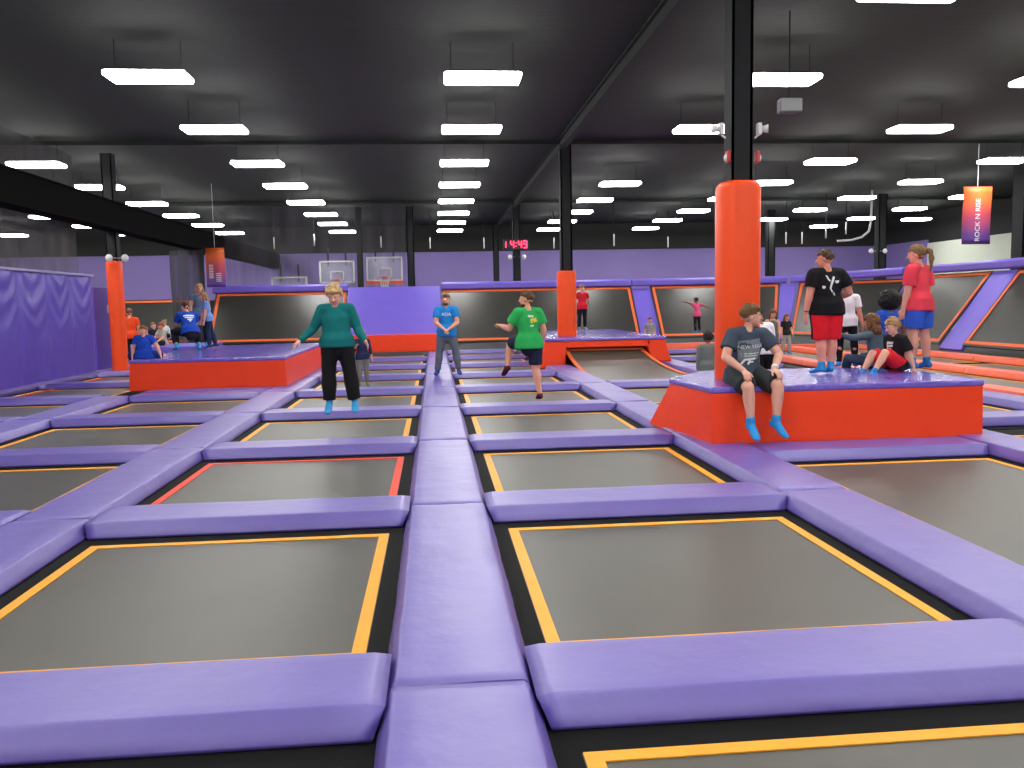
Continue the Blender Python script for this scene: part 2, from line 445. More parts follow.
# lane of the red boxes (3..6)
bed2, tape2 = bed_meshes(2.91, 4.6, (.415, .34))
trampoline(cellx(1), 6.05, 'long dark trampoline in front of the red box with the seated boy', bed=bed2, tp=tape2)
trampoline(cellx(1), celly(0), 'black trampoline beyond the near right edge, before the long dark trampoline')
place_pad(cross_meshes[1], 'cross_pad', cellx(1), 3.42, 0, 'purple cross pad at the near end of the long dark trampoline', 'pad', 'purple cross pads')
place_pad(cross_meshes[0], 'cross_pad', cellx(1), 8.47, 0, 'purple cross pad along the foot of the red box, under the dangling feet', 'pad', 'purple cross pads')
trampoline(cellx(1), celly(4), 'dark trampoline behind the large red box, in front of the ramp')
place_pad(cross_meshes[2], 'cross_pad', cellx(1), WY[5] + .1, 0, 'purple cross pad at the foot of the curved ramp', 'pad', 'purple cross pads')
place_pad(cross_meshes[3], 'cross_pad', cellx(1), 12.0, 0, 'purple cross pad right behind the large red box', 'pad', 'purple cross pads')
# lane right of the boxes (6..8.6)
bed3, tape3 = bed_meshes(2.5, 3.115, (.38, .46))
cm3 = pad_mesh('cross_pad', 1.95, .52, .6, seed=31); cm3.materials.append(M['pad'])
for i, r in enumerate(range(2, 8)):
    trampoline(7.25, celly(r), 'black trampoline, %s from the camera in the lane right of the red box' % ORD[i], bed=bed3, tp=tape3)
    place_pad(cm3, 'cross_pad', 7.25, WY[r + 1] + .5, 0, 'purple cross pad behind the %s trampoline right of the red box' % ORD[i], 'pad', 'purple cross pads')
for k, r in enumerate(range(2, 5)):
    place_pad(walk_meshes[k], 'walkway_pad', 8.55, CY + DY * (r + .5) - .07, PI / 2, 'purple runner pad, %s from the camera beside the coral pads on the right' % ORD[k], 'pad', 'purple walkway pads')
# coral court
coral = [pad_mesh('coral_pad', 3.15, .42, .5, h=.13, seed=40 + k, chamfer=0) for k in range(2)]
for me in coral: me.materials.append(M['coral'])
bed4, tape4 = bed_meshes(2.4, 3.1, (.3, .3))
for ix, (x, nm, r0) in enumerate(((9.15, 'inner line beside the purple lane', 3), (11.25, 'middle line of the side court', 4), (13.55, 'outer line at the foot of the leaning wall', 5))):
    for k, r in enumerate(range(r0, 8)):
        y = CY + DY * (r + .5) + .75
        place_pad(coral[k % 2], 'coral_pad', x, y, PI / 2, 'coral pad, %s from camera in the %s' % (ORD[k], nm), 'pad', 'coral pads of the side court', z=0.02)
for ix, (x, nm) in enumerate(((10.2, 'inner lane of the coral court'), (12.4, 'outer lane of the coral court'))):
    w = (1.75, 1.95)[ix]
    b5, t5 = bed_meshes(w, 6.2, (.12, .2))
    for k, y in enumerate((16.2, 22.5)):
        trampoline(x, y, 'dark trampoline, %s from the camera in the %s' % (ORD[k], nm), bed=b5, tp=t5)
cx2 = pad_mesh('coral_pad', 4.0, .42, .5, h=.13, seed=50); cx2.materials.append(M['coral'])
place_pad(cx2, 'coral_pad', 11.3, 26.95, 0, 'coral cross pad at the far end of the side court', 'pad', 'coral pads of the side court', z=.02)
cx3 = pad_mesh('coral_pad', 5.4, .42, .5, h=.2, seed=51); cx3.materials.append(M['coral'])
place_pad(cx3, 'coral_pad', 9.0, 28.35, 0, 'coral pad along the foot of the back trampoline wall', 'pad', 'coral pads of the side court', z=.08)

# ------------------------------------------------------------------ red boxes
def soft_box(name, base, top, z0, z1, cap, label, cat, capmat='pad_top', cap_h=.07, group=None, over=.02):
    """padded block: quad base / top outlines (counter-clockwise), red skirt and a purple cap cushion"""
    t = empty(name, (*base[0], z0), 0, label, cat, group)
    org = V((*base[0], z0))
    def pane(bm_list): pass
    n = len(base)
    # skirt: subdivided sides with slight sag
    g = G()
    ns, nz = 14, 6
    for i in range(n):
        j = (i + 1) % n
        o0 = len(g.v)
        for u in range(ns + 1):
            for w in range(nz + 1):
                uu, ww = u / ns, w / nz
                b = V((*base[i], z0)).lerp(V((*base[j], z0)), uu); tt = V((*top[i], z1 - cap_h)).lerp(V((*top[j], z1 - cap_h)), uu)
                p = b.lerp(tt, ww)
                e = (V((*base[j], 0)) - V((*base[i], 0))).normalized(); nn = V((e.y, -e.x, 0))
                d = math.sin(PI * uu) * math.sin(PI * ww)
                k = noise.noise(V((p.x * 1.3 + p.z * 1.5, p.y * 1.3, p.z * 2.2)))
                p += nn * (0.02 * min(1, d * 3) * k)
                g.v.append(p - org)
        for u in range(ns):
            for w in range(nz):
                a = o0 + u * (nz + 1) + w
                g.f.append((a, a + nz + 1, a + nz + 2, a + 1))
    o = g.obj('red_skirt', M['red'], t, smooth=False)
    me = o.data
    bm = bmesh.new(); bm.from_mesh(me); bmesh.ops.remove_doubles(bm, verts=bm.verts, dist=1e-4)
    bmesh.ops.recalc_face_normals(bm, faces=bm.faces); bm.to_mesh(me); bm.free()
    for p in me.polygons: p.use_smooth = True
    me.set_sharp_from_angle(angle=0.6)
    if cap:
        g = G(); c = sum((V(p) for p in top), V((0, 0))) / n
        tp = [V(p) + (V(p) - c).normalized() * over for p in top]
        g.prism([tuple(p - org.xy) for p in tp], 'z', z1 - cap_h - org.z, z1 - org.z)
        g.obj('top_cushion', M[capmat], t, smooth=False, bevel=.022, segs=3)
    return t
# large box on the right
BX = [(2.92, 8.78), (5.99, 8.78), (6.02, 10.9), (3.3, 10.95), (2.68, 10.5)]
BT = [(2.93, 8.80), (5.99, 8.80), (6.02, 10.85), (3.5, 10.9), (2.82, 10.02)]
soft_box('padded_box', BX, BT, -.02, .6, True, 'large red padded box with purple top, seat of the boy in grey shirt', 'padded box')
# left box
soft_box('padded_box', [(-5.93, 17.02), (-2.93, 17.02), (-2.93, 23.0), (-5.93, 23.0)], [(-5.9, 17.03), (-2.95, 17.03), (-2.95, 23), (-5.9, 23)], -.02, .58, True,
         'long red padded box on the left, with people crouching and standing on it', 'padded box')
# ramp platform
rp = empty('ramp_platform', (4.3, 21.0, 0), 0, 'red padded platform with a dark curved ramp, at the second orange pillar', 'platform')
def rel(p): return V(p) - V((4.3, 21.0, 0))
g = G(); g.prism([(2.62 - 4.3, -.02), (3.25 - 4.3, -.02), (3.25 - 4.3, .4), (3.3 - 4.3, .42), (2.72 - 4.3, .57)] and [(2.62 - 4.3, -.11), (3.25 - 4.3, -.11), (3.27 - 4.3, .57), (2.72 - 4.3, .57)], 'y', 0, 1.2)
g.obj('side_block', M['red'], rp, bevel=.03)
g = G(); g.prism([(5.45 - 4.3, .006), (5.95 - 4.3, .006), (5.78 - 4.3, .57), (5.28 - 4.3, .57)], 'y', 0, 1.2)
g.obj('side_block', M['red'], rp, bevel=.03)
g = G(); g.prism([(3.2 - 4.3, .40), (5.4 - 4.3, .40), (5.4 - 4.3, .57), (3.2 - 4.3, .57)], 'y', 0.0, 1.2)
g.obj('front_beam', M['red'], rp, bevel=.02)
g = G(); g.prism([(2.7 - 4.3, .57), (5.8 - 4.3, .57), (5.8 - 4.3, .64), (2.7 - 4.3, .64)], 'y', -.03, 6.2)
g.obj('top_cushion', M['pad_top'], rp, bevel=.02)
g = G(); g.box((4.17 - 4.3, 3.7, .23), (2.85, 5.0, .66)); g.obj('red_skirt', M['red'], rp)
# curved ramp bed
def ramp_surf(y):
    t = max(0, min(1, (y - 17.2) / (21.35 - 17.2)))
    return -.108 + .44 * t ** 2.6
g = G(); N = 24; up = []; lo = []
for half, lst, off in ((1.12, up, 0.0), (1.12, lo, -.03)):
    for i in range(N + 1):
        y = 16.55 + (21.3 - 16.55) * i / N
        hw = 1.12 - .13 * (i / N)
        for sx in (-1, 1): lst.append(V((4.49 - .22 * i / N + sx * hw, y, ramp_surf(y) + off)))
base = len(g.v); g.v += [rel(p) for p in up + lo]; K = 2 * (N + 1)
for i in range(N):
    a = 2 * i
    g.f += [(a, a + 1, a + 3, a + 2), (K + a, K + a + 2, K + a + 3, K + a + 1), (a, a + 2, K + a + 2, K + a), (a + 1, K + a + 1, K + a + 3, a + 3)]
g.f += [(0, K, K + 1, 1), (2 * N, 2 * N + 1, K + 2 * N + 1, K + 2 * N)]
g.obj('curved_bed', M['mat'], rp, smooth=False)
g = G()
for sx in (-1, 1):
    pts = []
    for i in range(N + 1):
        y = 17.0 + (21.28 - 17.0) * i / N; hw = 1.09 - .13 * (i / N)
        pts.append(rel((4.49 - .02 - .20 * i / N + sx * hw, y, ramp_surf(y) + .012)))
    for i in range(N):
        a, b = pts[i], pts[i + 1]; w = V((sx * .05, 0, 0))
        g.hexa([a - w, a + w, b + w, b - w], [a - w + V((0, 0, .012)), a + w + V((0, 0, .012)), b + w + V((0, 0, .012)), b - w + V((0, 0, .012))])
g.box(rel((4.27, 21.24, ramp_surf(21.24) + .03)), (1.96, .06, .05))
g.obj('tape_border', M['tape_orange'], rp)

# ------------------------------------------------------------------ pillars
def pillar(x, y, z0, ztop, w, padr, label, tilt=0):
    t = empty('padded_pillar', (x, y, z0), 0, label, 'pillar', 'steel pillars of the hall')
    g = G(); hh = 5.6 - z0
    g.box((-w * .42, 0, hh / 2), (w * .12, w, hh)); g.box((w * .42, 0, hh / 2), (w * .12, w, hh)); g.box((0, 0, hh / 2), (w * .9, w * .2, hh))
    g.box((0, -w * .45, hh / 2), (w, w * .1, hh))
    g.box((0, 0, .01), (w * 1.1, w * 1.1, .02))
    g.obj('steel_column', M['steel_black'], t)
    if padr:
        g = G(); n = 28
        prof = [(padr * .97, 0.0), (padr, .05), (padr, ztop - z0 - .10), (padr * .96, ztop - z0 - .035), (padr * .82, ztop - z0), (w * .4, ztop - z0 - .005)]
        for (r, z) in prof:
            for i in range(n):
                a = 2 * PI * i / n
                q = lambda v: math.copysign(abs(v) ** .72, v)
                g.v.append(V((q(math.cos(a)) * r, q(math.sin(a)) * r, z)))
        for j in range(len(prof) - 1):
            for i in range(n): g.f.append((j * n + i, j * n + (i + 1) % n, (j + 1) * n + (i + 1) % n, (j + 1) * n + i))
        g.f.append(tuple(range(n))); g.f.append(tuple(range((len(prof) - 1) * n, len(prof) * n)))
        o = g.obj('pillar_pad', M['orange'], t, smooth=True); o.data.set_sharp_from_angle(angle=1.2)
    return t
P1 = (3.50, 9.62); pillar(*P1, .602, 2.86, .25, .24, 'tall black pillar with thick orange padding standing on the large red box')
P2 = (x_at(567, 330, 22.4), 22.4); pillar(*P2, .645, 2.36, .30, .25, 'black pillar with orange padding on the ramp platform, mid hall')
P3 = (at_depth(117, 310, 23.4).x, 23.4); pillar(*P3, Z_MAT - .01, 2.84, .28, .19, 'black pillar with orange padding beside the purple curtain')
pillar(x_at(517, 280, 35.3), 35.3, -.12, 0, .30, 0, 'bare black pillar carrying the red digital clock')
pillar(x_at(1022, 300, 24.5), 24.5, -.12, 0, .5, 0, 'bare dark pillar at the right edge, beside the hanging banner')
pillar(x_at(880, 260, 33), 33, -.12, 0, .34, 0, 'bare dark pillar behind the right court, with twin lamps')
pillar(x_at(770, 260, 38.5), 38.5, -.12, 0, .35, 0, 'thin dark pillar against the purple wall, right of the tall orange pillar')
pillar(x_at(298, 260, 40), 40, -.12, 0, .2, 0, 'slim dark pillar behind the basketball hoops') if False else None
pillar(x_at(411, 260, 36), 36, -.12, 0, .3, 0, 'dark pillar just right of the two basketball backboards')
pillar(x_at(360, 260, 36), 36, -.12, 0, .24, 0, 'dark pillar between the two basketball backboards')
pillar(x_at(496, 260, 44), 44, -.12, 0, .3, 0, 'thin dark pillar left of the clock pillar')
# devices on the near pillar
def emergency_lamp(px, py, Y, label, s=1, sgn=1):
    p = at_depth(px, py, Y)
    t = empty('emergency_light', p, 0, label, 'emergency light', 'emergency lights on the pillars')
    g = G(); g.box((0, 0, 0), (.05 * s, .07 * s, .13 * s)); g.obj('battery_box', M['white'], t, bevel=.008)
    g = G(); g.loft([(sgn * .02 * s, 0, .0), (sgn * .07 * s, -.01, .0), (sgn * .10 * s, -.02, .0)], [.03 * s, .04 * s, .048 * s], dome=False); g.obj('lamp_head', M['white'], t, smooth=True)
    g = G(); g.tube((0, 0, -.06 * s), (-sgn * .05 * s, 0, -.10 * s), .012 * s, 6); g.obj('bracket', M['white'], t)
emergency_lamp(759, 129, 9.55, 'white emergency lamp on the near pillar, facing right', 1, 1)
emergency_lamp(721, 129, 9.55, 'white emergency lamp on the near pillar, facing left', 1, -1)
for px, sg, nm in ((728, -1, 'left'), (757, 1, 'right')):
    p = at_depth(px, 157, 9.55)
    t = empty('alarm_strobe', p, 0, 'red fire alarm strobe on the %s side of the near pillar' % nm, 'fire alarm', 'fire alarm strobes')
    g = G(); g.box((0, 0, 0), (.04, .10, .13)); g.obj('red_housing', M['red_plastic'], t, bevel=.01)
    g = G(); g.ell((sg * .028, 0, -.01), (.02, .03, .04)); g.obj('strobe_lens', M['white'], t, smooth=True)
for (px, py, Y, nm) in ((878, 251, 32.7, 'pillar behind the right court'), (117, 258, 23.1, 'pillar beside the purple curtain'), (517, 257, 35.0, 'clock pillar')):
    for sg, wd in ((-1, 'left'), (1, 'right')):
        p = at_depth(px + sg * (7 if Y > 30 else 8), py, Y)
        t = empty('emergency_light', p, 0, 'small white twin lamp, %s one on the %s' % (wd, nm), 'emergency light', 'emergency lights on the pillars')
        g = G(); g.ell((0, 0, 0), (.09, .07, .10)); g.obj('lamp_head', M['white'], t, smooth=True)
        g = G(); g.box((-sg * .1, 0, 0), (.2, .03, .03)); g.obj('bracket', M['grey_plastic'], t)
# loudspeaker under the ceiling
p = at_depth(789, 106, 12.5)
t = empty('loudspeaker', p, 0, 'grey loudspeaker hanging from the ceiling right of the near pillar', 'loudspeaker')
g = G(); g.hexa([(-.17, -.1, -.1), (.17, -.1, -.1), (.14, .12, -.1), (-.14, .12, -.1)], [(-.17, -.1, .1), (.17, -.1, .1), (.14, .12, .1), (-.14, .12, .1)]); g.obj('cabinet', M['grey_plastic'], t, bevel=.02)
g = G(); g.tube((0, 0, .1), (0, 0, CEIL - p.z - .02), .012, 6); g.obj('hanger', M['steel_black'], t)

# ------------------------------------------------------------------ leaning trampoline walls
def quad_thing(name, q, m, label, cat, group=None, thick=.08, parent=None, sub=(1, 1), bevel=0):
    """slab whose front face is the quad q = [bl, br, tr, tl]; thickness goes behind"""
    q = [V(p) for p in q]
    nrm = (q[1] - q[0]).cross(q[3] - q[0]).normalized()
    g = G(); b = -nrm * thick
    g.hexa([q[0], q[1], q[2], q[3]], [p + b for p in q])
    o = g.obj(name, m, parent, bevel=bevel)
    return tag(o, label, cat, group) if label else o
def bil(q, u, v):
    return V(q[0]).lerp(V(q[1]), u).lerp(V(q[3]).lerp(V(q[2]), u), v)
def wall_tramp(q, label, tm='tape_orange', m=.02, tw=.09, sides='btlr'):
    q = [V(p) for p in q]
    nrm = (q[1] - q[0]).cross(q[3] - q[0]).normalized()
    org = q[0]
    t = empty('wall_trampoline', org, 0, label, 'wall trampoline', 'leaning wall trampolines')
    qq = [p - org for p in q]
    quad_thing('wall_bed', qq, M['wall_bed'], None, None, parent=t, thick=.05)
    W = ((q[1] - q[0]).length + (q[2] - q[3]).length) / 2; H = (q[3] - q[0]).length
    g = G()
    def strip(u0, u1, v0, v1):
        a = [bil(qq, u0, v0), bil(qq, u1, v0), bil(qq, u1, v1), bil(qq, u0, v1)]
        g.hexa([p + nrm * .004 for p in a], [p + nrm * .016 for p in a])
    mu, mv, tu, tv = .06 / W, .06 / H, tw / W, tw / H
    if 't' in sides: strip(mu if 'l' in sides else 0, 1 - mu if 'r' in sides else 1, 1 - mv - tv, 1 - mv)
    if 'b' in sides: strip(mu if 'l' in sides else 0, 1 - mu if 'r' in sides else 1, mv, mv + tv)
    if 'l' in sides: strip(mu, mu + tu, mv + tv, 1 - mv - tv)
    if 'r' in sides: strip(1 - mu - tu, 1 - mu, mv + tv, 1 - mv - tv)
    g.obj('tape_border', M[tm], t)
    return t
LEAN = 1.6
def wy(x0, x1, z0=.33, z1=2.08, y0=29.0, lean=LEAN, k0=0, k1=0):
    return [(x0, y0, z0), (x1, y0, z0), (x1 + k1, y0 + lean, z1), (x0 + k0, y0 + lean, z1)]
wall_tramp(wy(-7.55, -3.0, .38), 'leaning dark wall trampoline left of the plain purple wall panel, above the red box')
wall_tramp(wy(.28, 7.15, .25), 'wide leaning wall trampoline behind the two men and the second pillar')
wall_tramp(wy(7.85, 12.0, .25, k1=.75), 'leaning wall trampoline behind the jumping girl in pink')
quad_thing('wall_pad', wy(7.15, 7.85, .1, 2.0), M['pad_flat'], 'slanted purple pad strip between the two back wall trampolines', 'wall pad', 'slanted purple pad strips', .1, bevel=.02)
# plain panel + red base
quad_thing('wall_pad', wy(-2.97, .22, .55, 2.2, 28.9, 1.4), M['pad_flat'], 'wide plain purple wall panel behind the woman in the teal sweater', 'wall pad', None, .1, bevel=.02)
g = G(); g.box((-1.37, 28.6, .29), (3.25, .5, .57)); tag(g.obj('wall_pad', M['red'], bevel=.03), 'low red padded block under the plain purple wall panel', 'wall pad')
# corner chamfer
A = V((12.2, 29.0)); B = V((13.9, 26.3)); AT = V((13.09, 30.6)); BTp = V((15.5, 26.75))
def q2(a, b, at, bt, u0, u1, z0, z1):
    return [(*a.lerp(b, u0), z0), (*a.lerp(b, u1), z0), (*at.lerp(bt, u1), z1), (*at.lerp(bt, u0), z1)]
quad_thing('wall_pad', [(12.0, 29.0, .1), (12.32, 28.8, .1), (13.25, 30.3, 2.05), (12.75, 30.6, 2.05)], M['pad_flat'], 'slanted purple pad strip at the corner of the trampoline wall', 'wall pad', 'slanted purple pad strips', .1, bevel=.02)
wall_tramp(q2(A, B, AT, BTp, .1, .99, .25, 2.1), 'leaning wall trampoline across the corner, behind the boy in red shorts', sides='btl')
rx = lambda y0, y1, z0=.2, z1=2.18: [(13.9, y0, z0), (13.9, y1, z0), (15.45, y1, z1), (15.45, y0, z1)]
wall_tramp(rx(26.3, 22.4), 'leaning wall trampoline on the right side wall, behind the girl in red', sides='btr')
quad_thing('wall_pad', rx(22.4, 21.4, .08), M['pad_flat'], 'broad slanted purple pad strip on the right side wall', 'wall pad', 'slanted purple pad strips', .1, bevel=.02)
wall_tramp(rx(21.35, 16.5), 'leaning wall trampoline at the right edge of the picture')
# rails on top
def rail(p0, p1, label, r=.13):
    p0, p1 = V(p0), V(p1); d = p1 - p0
    t = d.normalized(); nx = V((t.y, -t.x, 0))
    if nx.y > 0: nx = -nx
    g = G(); n = 20
    for k in range(n + 1):
        c = p0.lerp(p1, k / n) + V((0, 0, .008 * noise.noise(V((k * .9, p0.x, 1)))))
        for a, b in ((-.2, -.10), (-.2, .07), (-.14, .13), (.14, .13), (.2, .07), (.2, -.10), (.14, -.13), (-.14, -.13)): g.v.append(c - nx * a + V((0, 0, b)))
    for k in range(n):
        for i in range(8): g.f.append((k * 8 + i, k * 8 + (i + 1) % 8, k * 8 + 8 + (i + 1) % 8, k * 8 + 8 + i))
    g.f += [tuple(range(8)), tuple(range(n * 8, n * 8 + 8))]
    o = g.obj('rail_pad', M['pad_flat'], bevel=.02); tag(o, label, 'rail pad', 'purple rail pads on the trampoline wall')
RT = 2.2
rail((-7.65, 30.7, RT), (-3.0, 30.7, RT), 'purple rail pad above the wall trampoline left of the plain panel')
rail((.28, 30.7, RT), (7.15, 30.7, RT), 'purple rail pad above the wide wall trampoline behind the two men')
rail((7.18, 30.7, RT), (13.0, 30.7, RT + .02), 'purple rail pad above the wall trampoline of the girl in pink')
rail((13.22, 30.5, RT + .03), (15.45, 26.85, RT + .14), 'purple rail pad on the corner of the trampoline wall')
rail((15.55, 26.6, RT + .15), (15.55, 17.5, RT + .15), 'purple rail pad along the right side trampoline wall')
# left back wall section beyond the pillar
q = [(-11.8, 32.0, .3), (-9.0, 32.0, .3), (-8.7, 33.2, 1.93), (-11.8, 33.2, 1.93)]
wall_tramp(q, 'dark wall trampoline in the far left corner, under the purple wall')
g = G(); g.box((-9.6, 33.5, .88), (6.0, .15, 1.98)); tag(g.obj('wall_pad', M['wall_dark']), 'dark backing panel in the far left corner', 'wall panel')
# deck at the foot of the left back wall
g = G(); g.box((-8.6, 27.75, .16), (3.2, 2.3, .56)); tag(g.obj('padded_deck', M['pad_flat'], bevel=.03), 'low purple deck at the left back corner, behind the red box', 'deck')

# ------------------------------------------------------------------ purple curtain on the left
t = empty('padded_curtain', (-8.3, 20, 0), 0, 'long purple padded curtain wall with draped folds on the left', 'curtain')
seams = [21.75, 20.5, 19.3, 18.0, 16.7, 15.4, 14.1]
for a, b in zip(seams[:-1], seams[1:]):
    g = G(); nu, nv = 30, 40
    for i in range(nu + 1):
        for j in range(nv + 1):
            u, v = i / nu, j / nv
            y = a + (b - a) * u; z = 0.02 + 2.36 * v
            # swags hanging from the seams: V-shaped folds fading downward
            s = abs(u - .5) * 2; zz = (1 - v)
            ph = (zz * 2.36 - .62 * (1 - s ** 1.6) + .12 * noise.noise(V((y * 2, z * 2, 9)))) * 13
            f = .016 * math.sin(ph) * max(0, 1 - zz * 1.4) * (1 - s ** 4) * (0.3 + min(1, zz * 6) * .7)
            f += .03 * noise.noise(V((y * 1.1, z * 1.0, 3))) - .035 * s ** 8
            g.v.append(V((f, y - 20, z)))
    for i in range(nu):
        for j in range(nv):
            q = i * (nv + 1) + j; g.f.append((q, q + nv + 1, q + nv + 2, q + 1))
    o = g.obj('curtain_panel', M['curtain'], t, smooth=True)
g = G(); g.box((.0, -2.1, 2.40), (.09, 7.7, .05)); g.obj('top_hem', mat('pale_hem', srgb(150, 142, 186), .5), t)
g = G(); g.box((.0, -2.1, .03), (.09, 7.7, .06)); g.obj('bottom_hem', mat('lilac_hem', srgb(128, 116, 184), .5), t)
g = G(); g.box((.16, -2.1, -.108), (.07, 7.7, .012)); tag(g.obj('floor_tape', M['tape_red']), 'x'); 
o = bpy.data.objects['floor_tape']; o.location = (-8.3, 20, 0); tag(o, 'red tape line on the mat along the foot of the purple curtain', 'tape')
# small panel behind it
o = quad_thing('wall_pad', [(x_at(97, 350, 23.0), 23.0, -.1), (x_at(115.5, 350, 24.2), 24.0, -.1), (x_at(115.5, 350, 24.2), 24.0, 2.15), (x_at(97, 350, 23.0), 23.0, 2.15)], M['curtain'], 'flat purple panel with a small white notice between curtain and pillar', 'wall panel', None, .06)
p = at_depth(109, 309, 23.55)
g = G(); g.box(tuple(p), (.09, .02, .22), .5); tag(g.obj('notice', M['white']), 'small white notice on the flat purple panel', 'notice')

# nets
def net(name, pts, z0, z1, m, label, sag=.0):
    g = G(); n = len(pts); NV = 8
    dense = []
    for i in range(n - 1):
        for k in range(12): dense.append(V(pts[i]).lerp(V(pts[i + 1]), k / 12))
    dense.append(V(pts[-1]))
    for i, p in enumerate(dense):
        for j in range(NV + 1):
            v = j / NV
            g.v.append(V((p.x + .06 * noise.noise(V((i * .8, v * 2, 1))), p.y + .06 * noise.noise(V((i * .8, v * 2, 7))), z0 + (z1 - z0) * v)))
    for i in range(len(dense) - 1):
        for j in range(NV):
            a = i * (NV + 1) + j; g.f.append((a, a + NV + 1, a + NV + 2, a + 1))
    tag(g.obj(name, m, smooth=True), label, 'safety net', 'safety nets')
net('safety_net', [(-8.62, 13.4), (-8.62, 21.8)], 2.45, 5.3, M['net'], 'grey safety net hanging above the purple curtain')
net('safety_net', [(x_at(172, 300, 30.5), 30.5), (x_at(206, 300, 30.2), 30.2)], .3, 3.56, M['net_dark'], 'dark net curtain between the left back corner and the orange banner')
net('safety_net', [(x_at(228, 300, 33), 33), (x_at(408, 300, 33.5), 33.5)], 2.0, 5.3, M['net_thin'], 'grey net in front of the basketball hoops')
g = G(); x0 = x_at(203, 300, 30.4); g.tube((x0, 30.4, -.115), (x0, 30.4, 3.58), .1, 8); tag(g.obj('net_post', M['steel_black'], smooth=True), 'dark post at the edge of the dark net, beside the orange banner', 'post')

# ------------------------------------------------------------------ basketball hoops
def hoop(px0, px1, py0, py1, Y, label, pad=False):
    a = at_depth(px0, py0, Y); b = at_depth(px1, py1, Y); w = b.x - a.x; h = a.z - b.z
    t = empty('basketball_hoop', ((a.x + b.x) / 2, Y, b.z), 0, label, 'basketball hoop', 'basketball hoops')
    g = G(); g.box((0, 0, h / 2), (w, .03, h)); g.obj('backboard', M['acrylic'], t)
    g = G(); e = .06
    g.box((0, -.01, h - e / 2), (w, .06, e)); g.box((0, -.01, e / 2), (w, .06, e)); g.box((-w / 2 + e / 2, -.01, h / 2), (e, .06, h)); g.box((w / 2 - e / 2, -.01, h / 2), (e, .06, h))
    g.obj('frame', M['white'], t)
    g = G(); s = .28 * w; e = .045
    for (cx, cz, dx, dz) in ((0, .52 * h, 2 * .18 * w, e), (0, .16 * h, .36 * w, e), (-.18 * w, .34 * h, e, .36 * h), (.18 * w, .34 * h, e, .36 * h)): g.box((cx, -.03, cz), (dx, .02, dz))
    g.obj('target_square', M['white'], t)
    g = G(); n = 20; R = .23
    for i in range(n):
        a0, a1 = 2 * PI * i / n, 2 * PI * (i + 1) / n
        g.tube((R * math.cos(a0), -.32 + R * math.sin(a0), .14 * h), (R * math.cos(a1), -.32 + R * math.sin(a1), .14 * h), .015, 6)
    g.box((0, -.06, .14 * h), (.15, .1, .1)); g.obj('rim', M['rim_orange'], t)
    g = G()
    for i in range(12):
        a0 = 2 * PI * i / 12
        for da in (-.5, .5):
            g.tube((R * math.cos(a0), -.32 + R * math.sin(a0), .14 * h), (.6 * R * math.cos(a0 + da), -.32 + .6 * R * math.sin(a0 + da), .14 * h - .38), .006, 4)
    g.obj('hoop_net', M['cord'], t)
    g = G()
    for sx in (-.25, .25): g.box((sx * w, .12, h + .15), (.07, .07, .7))
    g.box((0, .2, h * .5), (.1, .3, .1)); g.obj('support_arm', M['steel_black'], t)
    if pad:
        g = G(); g.box((0, -.02, -.05), (w * 1.05, .09, .12)); g.obj('bottom_pad', M['red'], t)
hoop(319, 355, 261, 283, 35.0, 'middle basketball hoop with a white framed clear backboard')
hoop(366, 403, 257, 281, 35.0, 'basketball hoop with red bottom pad, rightmost of the three', True)
hoop(271, 308, 277, 296, 35.0, 'lowest basketball hoop on the left, mostly behind the purple rail')

# ------------------------------------------------------------------ clock and banners
def text_mesh(body, size, extrude=0.0, align='CENTER', spacing=1.0):
    cu = bpy.data.curves.new('txt', 'FONT'); cu.body = body; cu.size = size; cu.extrude = extrude; cu.align_x = align; cu.align_y = 'CENTER'; cu.space_character = spacing
    cu.resolution_u = 3
    o = bpy.data.objects.new('txt', cu); C.objects.link(o)
    dg = bpy.context.evaluated_depsgraph_get(); me = bpy.data.meshes.new_from_object(o.evaluated_get(dg))
    bpy.data.objects.remove(o); return me
p = at_depth(516, 244.5, 34.9)
t = empty('digital_clock', p, 0, 'red digital clock reading 4:49 hanging on the far pillar', 'clock')
g = G(); g.box((0, 0, 0), (1.05, .1, .42)); g.obj('clock_case', M['black_plastic'], t, bevel=.01)
SEG = {'4': 'bcfg', '9': 'abcdfg'}
g = G()
def digit(g, ch, x, w=.15, h=.28, e=.035):
    S = {'a': (0, h / 2, w, e), 'g': (0, 0, w, e), 'd': (0, -h / 2, w, e), 'f': (-w / 2, h / 4, e, h / 2), 'b': (w / 2, h / 4, e, h / 2), 'e': (-w / 2, -h / 4, e, h / 2), 'c': (w / 2, -h / 4, e, h / 2)}
    for s in SEG[ch]:
        cx, cz, dx, dz = S[s]; g.box((x + cx, -.058, cz), (dx, .015, dz))
digit(g, '4', -.16, .12); digit(g, '4', .16, .12); digit(g, '9', .37, .12)
g.box((0, -.058, .07), (.04, .015, .04)); g.box((0, -.058, -.07), (.04, .015, .04)); g.box((-.42, -.058, 0), (.035, .015, .22)); 
g.obj('clock_digits', M['led'], t)
